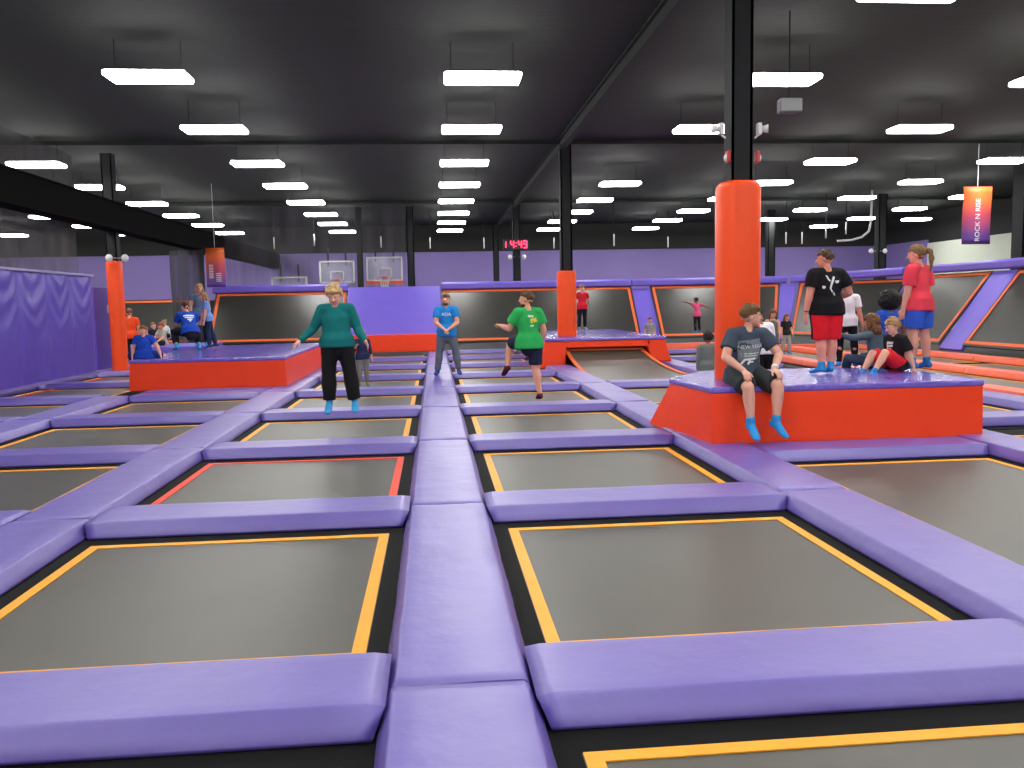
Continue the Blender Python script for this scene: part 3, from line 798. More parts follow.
def grad_mat(name, top, mid, bot, z0, z1):
    m, nt, b = new_mat(name)
    tc = nt.nodes.new('ShaderNodeTexCoord'); sp = nt.nodes.new('ShaderNodeSeparateXYZ'); mr = nt.nodes.new('ShaderNodeMapRange')
    n = nt.nodes.new('ShaderNodeTexNoise'); n.inputs['Scale'].default_value = 2.0
    ad = nt.nodes.new('ShaderNodeMath'); ad.operation = 'MULTIPLY_ADD'; ad.inputs[1].default_value = .5
    nt.links.new(tc.outputs['Object'], sp.inputs[0]); nt.links.new(tc.outputs['Object'], n.inputs['Vector'])
    nt.links.new(n.outputs['Fac'], ad.inputs[0]); nt.links.new(sp.outputs['Z'], ad.inputs[2])
    mr.inputs['From Min'].default_value = z0 + .25; mr.inputs['From Max'].default_value = z1 + .25
    nt.links.new(ad.outputs[0], mr.inputs['Value'])
    rp = nt.nodes.new('ShaderNodeValToRGB'); cr = rp.color_ramp
    cr.elements[0].color = bot; cr.elements[1].color = top; cr.elements[0].position = .15; cr.elements[1].position = .8
    e = cr.elements.new(.5); e.color = mid
    nt.links.new(mr.outputs[0], rp.inputs['Fac']); nt.links.new(rp.outputs['Color'], b.inputs['Base Color']); b.inputs['Roughness'].default_value = .5
    return m
def banner(px0, px1, py0, py1, Y, label, lines, hang=True):
    a = at_depth(px0, py0, Y); b = at_depth(px1, py1, Y); w = b.x - a.x; h = a.z - b.z
    t = empty('banner', ((a.x + b.x) / 2, Y, b.z), 0, label, 'banner', 'hanging banners')
    g = G(); n = 10
    for k in range(n + 1):
        for s in (0, .012):
            for x in (-w / 2, w / 2): g.v.append(V((x, .02 * math.sin(k / n * 5) + s, h * k / n)))
    for k in range(n):
        a0 = 4 * k
        g.f += [(a0, a0 + 1, a0 + 5, a0 + 4), (a0 + 2, a0 + 6, a0 + 7, a0 + 3), (a0, a0 + 4, a0 + 6, a0 + 2), (a0 + 1, a0 + 3, a0 + 7, a0 + 5)]
    g.f += [(0, 2, 3, 1), (4 * n, 4 * n + 1, 4 * n + 3, 4 * n + 2)]
    g.obj('banner_cloth', grad_mat('banner_print', srgb(236, 106, 40), srgb(196, 70, 92), srgb(92, 56, 140), 0, h), t, smooth=True)
    for (body, size, x, z) in lines:
        me = text_mesh(body, size * w, 0); me.materials.clear()
        for v in me.vertices:
            q = v.co.copy(); v.co = V((x * w - q.y, -.05, z * h + q.x))
        link('banner_lettering', me, M['print_white'], t)
    g = G(); g.tube((-w / 2, 0, h), (w / 2, 0, h), .02, 8); g.obj('top_rod', M['steel_black'], t)
    g = G(); g.tube((0, 0, h), (0, 0, CEIL - b.z - .02), .008, 6); g.obj('hang_wire', M['white'], t)
banner(963.5, 990, 187, 244, 23.0, 'orange to purple banner with vertical white lettering, hanging at the right edge', [('ROCK N RISE', .24, .0, .42)])
banner(205, 226, 248, 287, 29.8, 'faded orange banner with white lettering on the left, beside the basketball hoops', [('IIIIIIIII', .34, -.2, .4), ('IIIII', .4, .18, .25)])
# white drop pipes under the far ceiling
for i, (px, py, Y) in enumerate(((274, 243, 38), (314, 240, 38), (381, 242, 38), (430, 243, 40), (484, 243, 40), (554, 243, 40), (614, 240, 36), (668, 242, 40), (786, 238, 36), (802, 238, 36), (826, 232, 34), (846, 228, 34))):
    p = at_depth(px, py, Y)
    t = empty('drop_pipe', (p.x, Y, p.z - .25), 0, 'short white pipe hanging from the dark ceiling, %s from the left' % ORD[i], 'pipe', 'white drop pipes')
    g = G(); g.tube((0, 0, 0), (0, 0, .5), .03, 8); g.obj('white_pipe', M['white'], t, smooth=True)
    g = G(); g.tube((0, 0, .5), (0, 0, CEIL - p.z + .24), .015, 6); g.obj('hanger', M['steel_black'], t)

p0 = at_depth(838, 241, 33); p1 = at_depth(852, 240, 33); p2 = at_depth(862, 237, 33); p3 = at_depth(869, 231, 33); p4 = at_depth(871, 222, 33)
g = G(); g.loft([p0, p1, p2, p3, p4, V((p4.x + .02, 33, CEIL - .02))], [.045] * 6, n=8); tag(g.obj('curved_pipe', M['white_metal'], smooth=True), 'thin curved white pipe under the dark ceiling, above the boy in black', 'pipe')
# ------------------------------------------------------------------ people
def unit(v): return V(v).normalized()
def ik(a, target, l1, l2, pole):
    d = V(target) - a; L = min(d.length, (l1 + l2) * .995); d.normalize()
    k = (l1 * l1 - l2 * l2 + L * L) / (2 * L); hgt = math.sqrt(max(0, l1 * l1 - k * k))
    p = V(pole); p = (p - d * p.dot(d)).normalized()
    e = a + d * k + p * hgt
    return e, a + d * L
def hand_geo(g, wr, d, n, s, h, curl=.35, sc=1.0):
    """wr wrist point, d direction, n palm normal, s thumb side"""
    u = h * sc
    pe = wr + d * .052 * u
    g.loft([wr - d * .01 * u, wr + d * .015 * u, wr + d * .035 * u, pe], [(.0165 * u, .012 * u), (.021 * u, .0115 * u), (.0235 * u, .0105 * u), (.022 * u, .009 * u)], side=s, n=12)
    for k, (off, ln) in enumerate(((.0185, .041), (.0065, .046), (-.0055, .043), (-.017, .034))):
        b = wr + d * .048 * u + s * off * u
        c = curl * (1 + .15 * k); dd = (d + s * (off * 5)).normalized()
        d1 = (dd * math.cos(c * .5) + n * math.sin(c * .5)).normalized(); d2 = (dd * math.cos(c * 1.3) + n * math.sin(c * 1.3)).normalized()
        d3 = (dd * math.cos(c * 2.1) + n * math.sin(c * 2.1)).normalized()
        p1 = b + d1 * ln * .45 * u; p2 = p1 + d2 * ln * .32 * u; p3 = p2 + d3 * ln * .25 * u
        r = .0053 * u
        g.loft([b, p1, p2, p3], [r * 1.1, r * 1.02, r * .95, r * .82], n=8)
    b = wr + d * .014 * u + s * .016 * u
    t1 = (d * .65 + s * .72 + n * .25).normalized(); t2 = (d * .88 + s * .35 + n * .35).normalized()
    p1 = b + t1 * .024 * u; p2 = p1 + t2 * .024 * u
    g.loft([b, p1, p2], [.0085 * u, .0068 * u, .0055 * u], n=8)
def person(label, loc, h, face, w=1.0, hs=1.0, spine=(0, 0, 1), twist=0, head=(0, 0), aL=None, aR=None, lL=None, lR=None, foot=None,
           top=None, bottom=None, socks=None, hair=None, skn=(226, 164, 138), anchor='feet', hands=None, vox=.0062, group='people on the trampolines', beard=None, fist=(.4, .4), shoulders=1.0, sit=None):
    """body frame: person faces -Y, own left is +X; angles in degrees"""
    S = unit(spine); X0 = unit(V((1, 0, 0)) - S * S.x); B0 = S.cross(X0)     # B0 = backwards
    Rt = Matrix.Rotation(math.radians(twist), 3, S); X1 = Rt @ X0; B1 = Rt @ B0
    hip = V((0, 0, 0))
    J = {}
    nb = S * .300 * h
    sh = S * .272 * h
    for sd, nm in ((1, 'L'), (-1, 'R')):
        J['sh' + nm] = sh + X1 * sd * .104 * h * shoulders * (.5 + .5 * w ** .5)
        J['hp' + nm] = X0 * sd * .054 * h * (.5 + .5 * w)
        spec = (aL if sd == 1 else aR) or ((sd * .16, .03, -1), (sd * .05, -.18, -1))
        if spec[0] == 'ik':
            e, wr = ik(J['sh' + nm], V(spec[1]) * h, .168 * h, .150 * h, spec[2])
        else:
            e = J['sh' + nm] + unit(spec[0]) * .168 * h; wr = e + unit(spec[1]) * .150 * h
        J['el' + nm], J['wr' + nm] = e, wr
        spec = (lL if sd == 1 else lR) or ((sd * .05, -.02, -1), (sd * .02, .05, -1))
        k = J['hp' + nm] + unit(spec[0]) * .245 * h; a = k + unit(spec[1]) * .235 * h
        J['kn' + nm], J['an' + nm] = k, a
        fd = unit(spec[2]) if len(spec) > 2 else unit((sd * .18, -1, -.12))
        J['fd' + nm] = fd
    HH = .148 * h * hs
    yaw, pit = math.radians(head[0]), math.radians(head[1])
    Rh = Matrix.Rotation(yaw, 3, S) @ Matrix.Rotation(math.radians(twist), 3, S)
    hu = unit(S * .4 + V((0, 0, .6)))
    hx = unit(Rh @ X0); hf = -unit(Rh @ B0)
    Rp = Matrix.Rotation(pit, 3, hx)       # positive pitch = look down
    hu = Rp @ unit(hu - hx * hu.dot(hx)); hf = unit(Rp @ hf); hf = unit(hf - hu * hf.dot(hu)); hx = unit(hu.cross(-hf)) if False else unit((-hf).cross(hu)) * 1
    if hx.dot(Rh @ X0) < 0: hx = -hx
    nt = nb + unit(S * .7 + hu * .3 + hf * .25) * .026 * h
    hc = nt + hu * HH * .46 + hf * .006 * h
    Rm = Matrix((hx, -hf, hu)).transposed()       # head local: x left, y back, z up
    def hp(x, y, z): return hc + Rm @ (V((x, y, z)) * HH)
    # ---------- body
    g = G(); q = w
    spts = [(-.055, .060, .056), (-.02, .086, .066), (.04, .084, .064), (.095, .075, .057), (.15, .082, .058), (.21, .094, .06), (.252, .096, .054), (.280, .068, .045), (.300, .036, .036)]
    def spn(t):
        f = min(1, max(0, t / .2)); return X0.lerp(X1, f)
    P = [S * t * h for t, a, b in spts]; Rr = [(a * h * q * (1 if t < .25 else 1 / q ** .6), b * h * q) for t, a, b in spts]
    g.loft(P, Rr, side=X0.lerp(X1, .6), n=22)
    g.loft([nb - S * .03 * h, nb + S * .005 * h, nt, hc - hu * HH * .15], [(.037 * h * q ** .5), .031 * h * q ** .5, .030 * h * q ** .5, .03 * h], n=14)
    # head: cranium, face, jaw, nose, ears, brow
    g.ell(hp(0, .06, .10), (.345 * HH, .42 * HH, .40 * HH), Rm, 20, 14)
    g.ell(hp(0, -.09, -.10), (.285 * HH, .31 * HH, .37 * HH), Rm, 20, 14)
    g.ell(hp(0, -.19, -.34), (.17 * HH, .17 * HH, .13 * HH), Rm, 14, 10)
    g.loft([hp(0, -.38, .06), hp(0, -.43, -.05), hp(0, -.47, -.10)], [.035 * HH, .05 * HH, .06 * HH], n=8)
    for sd in (1, -1):
        g.ell(hp(sd * .345, .05, -.03), (.035 * HH, .07 * HH, .12 * HH), Rm, 10, 8)
        g.ell(hp(sd * .13, -.36, .10), (.10 * HH, .05 * HH, .035 * HH), Rm, 8, 6)
    for sd, nm in ((1, 'L'), (-1, 'R')):
        s0, e, wr = J['sh' + nm], J['el' + nm], J['wr' + nm]; q2 = q ** .8
        g.loft([sh + X1 * sd * .05 * h, s0.lerp(sh, .15)], [.040 * h * q2, .036 * h * q2], n=12)
        g.loft([nb + S * .004 * h, s0.lerp(sh, .2) + S * .012 * h], [.028 * h, .024 * h], n=10)
        g.loft([s0, s0.lerp(e, .35), s0.lerp(e, .8), e], [.036 * h * q2, .035 * h * q2, .029 * h * q2, .027 * h * q2], n=12)
        g.loft([e, e.lerp(wr, .28), e.lerp(wr, .75), wr], [.027 * h * q2, .0285 * h * q2, .0205 * h * q2, .0168 * h * q2 ** .5], n=12)
        d = unit(hands[nm]) if hands and nm in hands else unit(wr - e); inward = V((-sd, 0, 0)) if abs(d.z) > .6 else V((0, 0, -1))
        n = unit(inward - d * inward.dot(d)); s = d.cross(n) * 1
        fr = V((0, -1, 0)) if abs(d.z) > .6 else V((-sd, 0, .3))
        if s.dot(fr) < 0: s = -s
        hand_geo(g, wr, d, n, s, h, fist[0] if sd == 1 else fist[1])
        k, a, fd = J['kn' + nm], J['an' + nm], J['fd' + nm]; H0 = J['hp' + nm]
        g.loft([H0 + V((0, 0, .01 * h)), H0.lerp(k, .3), H0.lerp(k, .75), k], [.058 * h * q2, .055 * h * q2, .042 * h * q2, .037 * h * q2], n=14)
        bk = unit(k - H0).cross(V((1, 0, 0)))
        cal = k.lerp(a, .3) + V((0, 1, 0)) * .006 * h
        g.loft([k, cal, k.lerp(a, .7), a], [.036 * h * q2, .0385 * h * q2, .027 * h * q2, .0215 * h * q2 ** .5], n=12)
        sdv = unit(fd.cross(V((0, 0, 1)))) if abs(fd.z) < .95 else V((1, 0, 0))
        dn = unit(fd.cross(sdv)); dn = dn if dn.dot(unit(a - k)) > 0 else -dn
        heel = a - fd * .022 * h + dn * .018 * h
        ball = a + fd * .072 * h + dn * .024 * h; toe = a + fd * .108 * h + dn * .028 * h
        J['foot' + nm] = (heel, a + fd * .02 * h + dn * .008 * h, ball, toe, sdv, dn)
        g.loft([heel, a + fd * .02 * h + dn * .010 * h, ball, toe], [(.020 * h, .021 * h), (.023 * h, .024 * h), (.028 * h, .014 * h), (.022 * h, .0095 * h)], side=sdv, n=12)
    body_me = remesh(g, 'person', vox * h, 3)
    # anchor
    if anchor == 'feet':
        zmin = min((v.co.z for v in body_me.vertices)); off = V((0, 0, -zmin + .004 * h))
        if bottom or socks: off.z += 0.003
    else:
        off = V(anchor)
    body_me.transform(Matrix.Translation(off))
    body_me.materials.append(skin(*skn))
    root = link('person', body_me); root.location = loc; root.rotation_euler = (0, 0, math.radians(face))
    tag(root, label, 'person', group)
    def part(gg, name, material, vx=None, sm=2, disp=None):
        me = remesh(gg, name, vx or .008 * h, sm, disp); me.transform(Matrix.Translation(off)); me.materials.append(material)
        return link(name, me, None, root)
    # ---------- top
    out = {}
    if top:
        col, slv = top['col'], top.get('sleeve', .55); ez = top.get('ease', 1.1); hem = top.get('hem', -.06)
        g = G()
        ks = [t for t in spts if t[0] > hem + .01 and t[0] < .285]
        def at(t):
            for i in range(len(spts) - 1):
                if spts[i][0] <= t <= spts[i + 1][0]:
                    f = (t - spts[i][0]) / (spts[i + 1][0] - spts[i][0]); return (t, spts[i][1] * (1 - f) + spts[i + 1][1] * f, spts[i][2] * (1 - f) + spts[i + 1][2] * f)
            return spts[0]
        seq = [at(hem)] + ks + [(.293, .05, .044)]
        loose = top.get('loose', .006)
        waist = lambda t: max(0, (.14 - abs(t - .08)) / .14) * top.get('fill', .4)
        Rs = []
        for t, a, b in seq:
            a2 = a + (.092 - a) * waist(t) if t < .2 else a; b2 = b + (.066 - b) * waist(t) if t < .2 else b
            if t < .05 and bottom:
                q2_ = q ** .8; lo_ = bottom.get('loose', .01); sh_ = (.004 * q2_ + lo_ * .5) if bottom.get('len', 2) <= 1.2 and t < .03 else 0
                a2, b2 = max(a2, (.054 * (.5 + .5 * w) + .058 * q2_ + lo_ * .4 + sh_) / q), max(b2, (.066 * q2_ + lo_ * .5) / q + .013)
            if t > .25: Rs.append((a2 * h * q ** .4 + loose * h, b2 * h * q + loose * h))
            else: Rs.append((a2 * h * q * ez ** .5 + loose * h, b2 * h * q * ez ** .5 + loose * h))
        g.loft([S * t * h for t, a, b in seq], Rs, side=X0.lerp(X1, .6), n=24, dome=False)
        if top.get('bust'):
            for sd in (1, -1): g.ell(S * .205 * h + X1 * sd * .042 * h - B1 * .036 * h * q, (.046 * h, .036 * h, .050 * h), None, 14, 10)
        for sd, nm in ((1, 'L'), (-1, 'R')):
            if slv <= 0: continue
            s0, e, wr = J['sh' + nm], J['el' + nm], J['wr' + nm]
            g.loft([sh + X1 * sd * .045 * h, s0.lerp(sh, .15)], [.047 * h * q2, .046 * h * q2], n=14)
            g.loft([nb - S * .004 * h + X1 * sd * .03 * h, s0.lerp(sh, .1) + S * .010 * h], [.033 * h, .033 * h], n=12)
            g.ell(s0, [.0455 * h * q2] * 3, None, 14, 10)
            wide = top.get('wide', 1.0)
            if slv <= 1:
                g.loft([s0, s0.lerp(e, slv * .5), s0.lerp(e, slv)], [.046 * h * q2, .046 * h * q2 * wide, .046 * h * q2 * wide], n=14, dome=False)
            else:
                g.loft([s0, s0.lerp(e, .4), s0.lerp(e, .85), e, e.lerp(wr, .3), e.lerp(wr, min(.93, slv - 1))], [.045 * h * q2, .042 * h * q2, .036 * h * q2, .034 * h * q2, .034 * h * q2, .025 * h * q2], n=14)
        out['shirt'] = part(g, 'shirt', fabric(*col), disp=(.007 * h, 9 / h, random.random() * 9))
    if bottom:
        col, ln = bottom['col'], bottom.get('len', 2); lo = bottom.get('loose', .01); fl = bottom.get('flare', 1.0)
        g = G()
        seq = [(-.06, .07, .06), (-.02, .088, .068), (.015, .085, .064), (.03, .076, .056)]
        g.loft([S * t * h for t, a, b in seq], [(a * h * q + lo * .6 * h, b * h * q + lo * .6 * h) for t, a, b in seq], side=X0, n=22)
        for sd, nm in ((1, 'L'), (-1, 'R')):
            H0, k, a = J['hp' + nm], J['kn' + nm], J['an' + nm]
            g.ell(H0 + V((0, 0, .008 * h)), [.063 * h * q2 + lo * h * .4] * 3, None, 16, 10)
            if ln <= 1.2:
                pts = [H0 + V((0, 0, .012 * h)), H0.lerp(k, .4), H0.lerp(k, min(1, ln))]; rr = [.062 * h * q2 + lo * h, .058 * h * q2 + lo * h * fl, .050 * h * q2 + lo * h * fl * 1.3]
                if ln > 1: pts.append(k.lerp(a, ln - 1)); rr.append(.046 * h * q2 + lo * h * fl * 1.4)
                g.loft(pts, rr, n=16, dome=False)
            else:
                g.loft([H0 + V((0, 0, .012 * h)), H0.lerp(k, .3), H0.lerp(k, .75), k, k.lerp(a, .35), k.lerp(a, .75), k.lerp(a, min(1.0, ln - 1))],
                       [.061 * h * q2 + lo * h * .5, .058 * h * q2 + lo * h * .6, .046 * h * q2 + lo * h * .8, .041 * h * q2 + lo * h * .9, .041 * h * q2 + lo * h * fl, .033 * h * q2 + lo * h * fl, .029 * h * q2 + lo * h * fl * 1.25], n=16, dome=False)
        nm_ = 'shorts' if ln <= 1.25 else 'trousers'
        out[nm_] = out['bottom'] = part(g, nm_, fabric(*col), disp=(.006 * h, 10 / h, random.random() * 9))
        if bottom.get('stripe'):
            for sd, nm in ((1, 'L'), (-1, 'R')):
                g = G()
                H0, k, a = J['hp' + nm], J['kn' + nm], J['an' + nm]
                bv = BVHTree.FromPolygons([v.co - off for v in out['bottom'].data.vertices], [p.vertices for p in out['bottom'].data.polygons])
                end = H0.lerp(k, ln) if ln <= 1 else (k.lerp(a, ln - 1))
                st = [H0.lerp(k, i / 10 * min(1, ln)) for i in range(1, 11)] + ([k.lerp(a, i / 8 * (ln - 1)) for i in range(1, 8)] if ln > 1 else [])
                prv = None
                for p in st:
                    ps = []
                    for da in (-.014, .014):
                        o_ = p + V((sd * .4 * h, da * h, 0)); hit = bv.ray_cast(o_, V((-sd, 0, 0)))
                        ps.append(hit[0] + V((sd * .004 * h, 0, 0)) if hit[0] else None)
                    if None in ps: prv = None; continue
                    if prv:
                        g.hexa([prv[0], prv[1], ps[1], ps[0]], [v + V((-sd * .004 * h, 0, 0)) for v in (prv[0], prv[1], ps[1], ps[0])])
                    prv = ps
                if g.v:
                    me = g.mesh('side_stripe'); me.transform(Matrix.Translation(off)); link('side_stripe', me, fabric(*bottom['stripe']), out['bottom'])
    if socks:
        for nm in 'LR':
            heel, mid, ball, toe, sdv, dn = J['foot' + nm]; k, a = J['kn' + nm], J['an' + nm]; e_ = .004 * h
            g = G()
            g.loft([heel, mid, ball, toe], [(.020 * h + e_, .021 * h + e_), (.023 * h + e_, .024 * h + e_), (.028 * h + e_, .014 * h + e_), (.022 * h + e_, .0095 * h + e_)], side=sdv, n=14)
            top_ = a.lerp(k, .22 if socks.get('high', 1) else .04)
            g.loft([a, top_], [.0225 * h + e_, .0265 * h + e_], n=14, dome=False)
            part(g, 'sock', fabric(*socks['col']), .007 * h)
    # ---------- hair
    if hair:
        g = G(); st = hair.get('style', 'short'); vol = hair.get('vol', 1.0); sd0 = random.random() * 9
        low = {'short': -.25, 'long': -.75, 'curly': -.5, 'afro': -.45, 'pony': -.35, 'bun': -.3, 'bob': -.85}[st]
        def fn(d):      # d in head frame: y back, z up
            front = -d.y
            line = .34 if front > .5 else (low + (.34 - low) * max(0, (front + .25) / .75))
            t = (d.z - line) / (.30 if st == 'short' else .12)
            t = max(0, min(1, t + .5))
            nz = noise.noise(d * 4.5 + V((sd0, 0, 0))) * (.05 if st != 'curly' else .34)
            return .86 + t * (.14 + (.065 if st == 'short' else .10) * vol + nz)
        if st == 'afro':
            g.ell(hp(0, .10, .22), (.80 * HH, .80 * HH, .74 * HH), Rm, 24, 16, lambda d: (1 + .08 * noise.noise(d * 5 + V((sd0, 0, 0)))) if -d.y < .55 or d.z > .35 else .8)
        else:
            g.ell(hp(0, .045, .07), (.36 * HH, .45 * HH, .46 * HH), Rm, 30, 20, fn)
        if st in ('long', 'bob'):
            L = hair.get('len', 1.5)
            for kx in (-.26, -.13, 0, .13, .26):
                b0 = hp(kx, .30 - abs(kx) * .4, .1); b1 = hp(kx * 1.25, .42 - abs(kx) * .6, -.45)
                b2 = b1 - S * HH * L * .55 + B1 * HH * .06; b3 = b1 - S * HH * L + B1 * HH * .03
                g.loft([b0, b1, b2, b3], [.13 * HH, .15 * HH, .13 * HH, .06 * HH], n=10)
            for sd in (1, -1):
                b0 = hp(sd * .30, -.05, .25); b1 = hp(sd * .40, -.02, -.25); b2 = b1 - S * HH * L * .6 - B1 * HH * .05 + X1 * sd * HH * .02
                g.loft([b0, b1, b2], [.09 * HH, .11 * HH, .06 * HH], n=10)
        if st == 'pony':
            b0 = hp(0, .42, .22); b1 = hp(0.02, .68, .14); b2 = hp(.04, .74, -.35); b3 = hp(.05, .62, -.95)
            g.loft([b0, b1, b2, b3], [.11 * HH, .13 * HH, .14 * HH, .05 * HH], n=12)
        if st == 'bun': g.ell(hp(0, .42, .40), (.17 * HH, .16 * HH, .16 * HH), Rm, 14, 10)
        part(g, 'hair', hairm(*hair['col']), .0055 * h, 1, (.006 * h, 40 / h, sd0))
    if beard:
        g = G(); g.ell(hp(0, -.15, -.32), (.29 * HH, .235 * HH, .20 * HH), Rm, 18, 12, lambda d: 1 if (d.z < .25) else .7)
        part(g, 'beard', hairm(*beard), .0055 * h, 1)
    # ---------- face details
    for sd in (1, -1):
        g = G(); c = hp(sd * .135, -.372, .035); g.ell(c, (.055 * HH, .024 * HH, .024 * HH), Rm, 12, 8)
        me = g.mesh('eye', True); me.transform(Matrix.Translation(off)); me.materials.append(M['eye_white']); eo = link('eye', me, None, root)
        g = G(); g.ell(c + hf * .014 * HH, (.028 * HH, .016 * HH, .025 * HH), Rm, 10, 6)
        me = g.mesh('iris', True); me.transform(Matrix.Translation(off)); link('iris', me, M['eye'], eo)
        g = G(); g.loft([hp(sd * .07, -.405, .115), hp(sd * .14, -.405, .135), hp(sd * .22, -.36, .11)], [(.02 * HH), .022 * HH, .014 * HH], n=6)
        me = g.mesh('eyebrow', True); me.transform(Matrix.Translation(off)); link('eyebrow', me, hairm(*(hair['col'] if hair else (60, 45, 35))), root)
    g = G(); g.loft([hp(-.10, -.355, -.225), hp(0, -.395, -.23), hp(.10, -.355, -.225)], [(.018 * HH), .028 * HH, .018 * HH], n=8)
    me = g.mesh('mouth', True); me.transform(Matrix.Translation(off)); link('mouth', me, M['lip'], root)
    return dict(root=root, off=off, S=S, X=X1, B=B1, h=h, J=J, **out)
def print_on(pr, strokes, material, side, name, parent=None):
    """flat print strokes projected on the shirt; strokes = quads in (u, v): u along image-right of the viewer, v up along the spine, in metres from chest centre"""
    sh = pr['shirt']; N = pr['B'] * (1 if side == 'back' else -1); U = pr['X'] * (-1 if side == 'back' else 1); S = pr['S']
    bv = BVHTree.FromPolygons([v.co for v in sh.data.vertices], [p.vertices for p in sh.data.polygons])
    c = pr['off'] + S * .19 * pr['h']
    g = G()
    def proj_(u, v):
        hit = bv.ray_cast(c + U * u + S * v + N * 1.0, -N)
        return (hit[0] if hit[0] else c + U * u + S * v + N * .1 * pr['h']) + N * .004
    for poly in strokes:
        (a, b, c2, d) = poly; nn = 5
        for i in range(nn):
            for j in range(2):
                def P(s_, t_):
                    p = V(a).lerp(V(b), s_).lerp(V(d).lerp(V(c2), s_), t_); return proj_(p.x, p.y)
                vs = [P(i / nn, j / 2), P((i + 1) / nn, j / 2), P((i + 1) / nn, (j + 1) / 2), P(i / nn, (j + 1) / 2)]
                g.add(vs, [(0, 1, 2, 3)])
    me = g.mesh(name); me.materials.append(material)
    return link(name, me, None, sh)
def text_on(pr, body, size, u0, v0, material, side, name='shirt_lettering', rot=0, spacing=1.0):
    sh = pr['shirt']; N = pr['B'] * (1 if side == 'back' else -1); U = pr['X'] * (-1 if side == 'back' else 1); S = pr['S']
    bv = BVHTree.FromPolygons([v.co for v in sh.data.vertices], [p.vertices for p in sh.data.polygons])
    me = text_mesh(body, size, 0, spacing=spacing); c = pr['off'] + S * .19 * pr['h']; cr, sr = math.cos(rot), math.sin(rot)
    for v in me.vertices:
        x, y = v.co.x, v.co.y; u, w_ = u0 + x * cr - y * sr, v0 + x * sr + y * cr
        hit = bv.ray_cast(c + U * u + S * w_ + N * 1.0, -N)
        v.co = (hit[0] if hit[0] else c + U * u + S * w_ + N * .1) + N * .009
    me.materials.append(material)
    return link(name, me, None, sh)
def bar(x0, y0, x1, y1, w):
    d = V((x1 - x0, y1 - y0)); d.normalize(); n = V((-d.y, d.x)) * w / 2
    return ((x0 - n.x, y0 - n.y), (x1 - n.x, y1 - n.y), (x1 + n.x, y1 + n.y), (x0 + n.x, y0 + n.y))
def onpix(px, Y, z): return (x_at(px, 384 - 40, Y), Y, z)
BLUE = dict(col=(52, 150, 215)); 

# boy seated on the red box
h = 1.68
pr = person('teenage boy in dark grey printed shirt and black shorts, sitting on the red box edge', (onpix(744, 9.02, 0)[0], 9.0, .6), h, 0,
    spine=(.03, -.14, 1), head=(74, 2), twist=4, anchor=(0, .02, .058 * h),
    lR=((-.02, -1, -.24), (.07, -.02, -1), (.12, -.85, -.5)), lL=((.36, -.92, -.20), (-.07, -.04, -1), (.42, -.75, -.5)),
    aR=('ik', (-.066, -.185, .044), (-1, .25, -.2)), aL=('ik', (.128, -.185, .050), (1, .3, -.2)), hands=dict(L=(.25, -.85, -.42), R=(-.02, -.88, -.42)),
    top=dict(col=(66, 76, 92), sleeve=.62, wide=1.08, hem=-.05), bottom=dict(col=(50, 54, 56), len=.88, loose=.012), socks=dict(col=(52, 148, 216)),
    hair=dict(style='short', col=(104, 76, 46)), skn=(226, 168, 146), vox=.0038, fist=(.5, .5))
print_on(pr, [bar(-.13, -.03, .12, .0, .22)], M['print_grey'], 'front', 'print_patch')
text_on(pr, 'NEW·YEAR', .056, .0, .02, M['print_white'], 'front', rot=.08)
print_on(pr, [bar(-.10, -.06, .10, -.045, .010), bar(-.09, -.085, .08, -.07, .008), bar(-.09, -.17, -.05, -.115, .022), bar(-.05, -.12, .06, -.105, .022), bar(-.02, -.17, .0, -.12, .022), bar(-.01, -.145, .04, -.14, .018)], M['print_white'], 'front', 'shirt_print')
b = person.__defaults__
# neon strip on the shorts
g = G(); g.loft([(-.135, .02, .03), (-.15, -.06, .055), (-.148, -.14, .05)], [(.004, .016)] * 3, n=8, dome=False)
o = g.obj('neon_stripe', mat('neon_green', srgb(196, 245, 60), .6, var=.05), pr['bottom'], smooth=True); o.location = (-.0, 0, .05)
g = G(); wr = pr['J']['wrL'] + pr['off']; el = pr['J']['elL'] + pr['off']; g.loft([wr.lerp(el, .1), wr.lerp(el, .2)], [.036, .038], n=14, dome=False); g.obj('wristband', M['print_white'], pr['root'], smooth=True)

# boy in black shirt, from behind
h = 1.50
pr = person('boy in black shirt and long red shorts standing on the red box, seen from behind', onpix(826, 9.95, .602), h, 180, w=1.18, head=(58, 6),
    aL=((.22, .02, -1), (.12, -.12, -1)), aR=((-.42, .05, -.85), (.35, -.75, -.3)),
    lL=((-.06, 0, -1), (-.02, .04, -1), (.5, -1, -.12)), lR=((.04, -.02, -1), (.04, .05, -1)),
    top=dict(col=(20, 20, 24), sleeve=.66, wide=1.12, hem=-.11, fill=.8), bottom=dict(col=(226, 30, 44), len=1.04, loose=.010, flare=1.1, stripe=(24, 18, 22)), socks=dict(col=(48, 150, 215)),
    hair=dict(style='short', col=(78, 58, 42)), skn=(222, 150, 128), vox=.0042)
print_on(pr, [bar(-.055, .105, -.04, .075, .018), bar(-.045, .075, -.015, .035, .018), bar(.035, .09, .0, .0, .028), bar(.0, .0, -.015, -.055, .022), bar(-.015, -.05, .01, -.095, .018), bar(.02, -.10, .04, -.135, .022),
              bar(.045, .03, .10, .035, .02), bar(.055, .015, .09, .018, .012), bar(-.105, -.03, -.07, -.035, .024), bar(-.10, -.045, -.08, -.05, .012)], M['print_white'], 'back', 'shirt_print')
g = G(); wr = pr['J']['wrL'] + pr['off']; el = pr['J']['elL'] + pr['off']; g.loft([wr.lerp(el, .08), wr.lerp(el, .16)], [.030, .031], n=14, dome=False); g.obj('wristband', fabric(30, 30, 44), pr['root'], smooth=True)

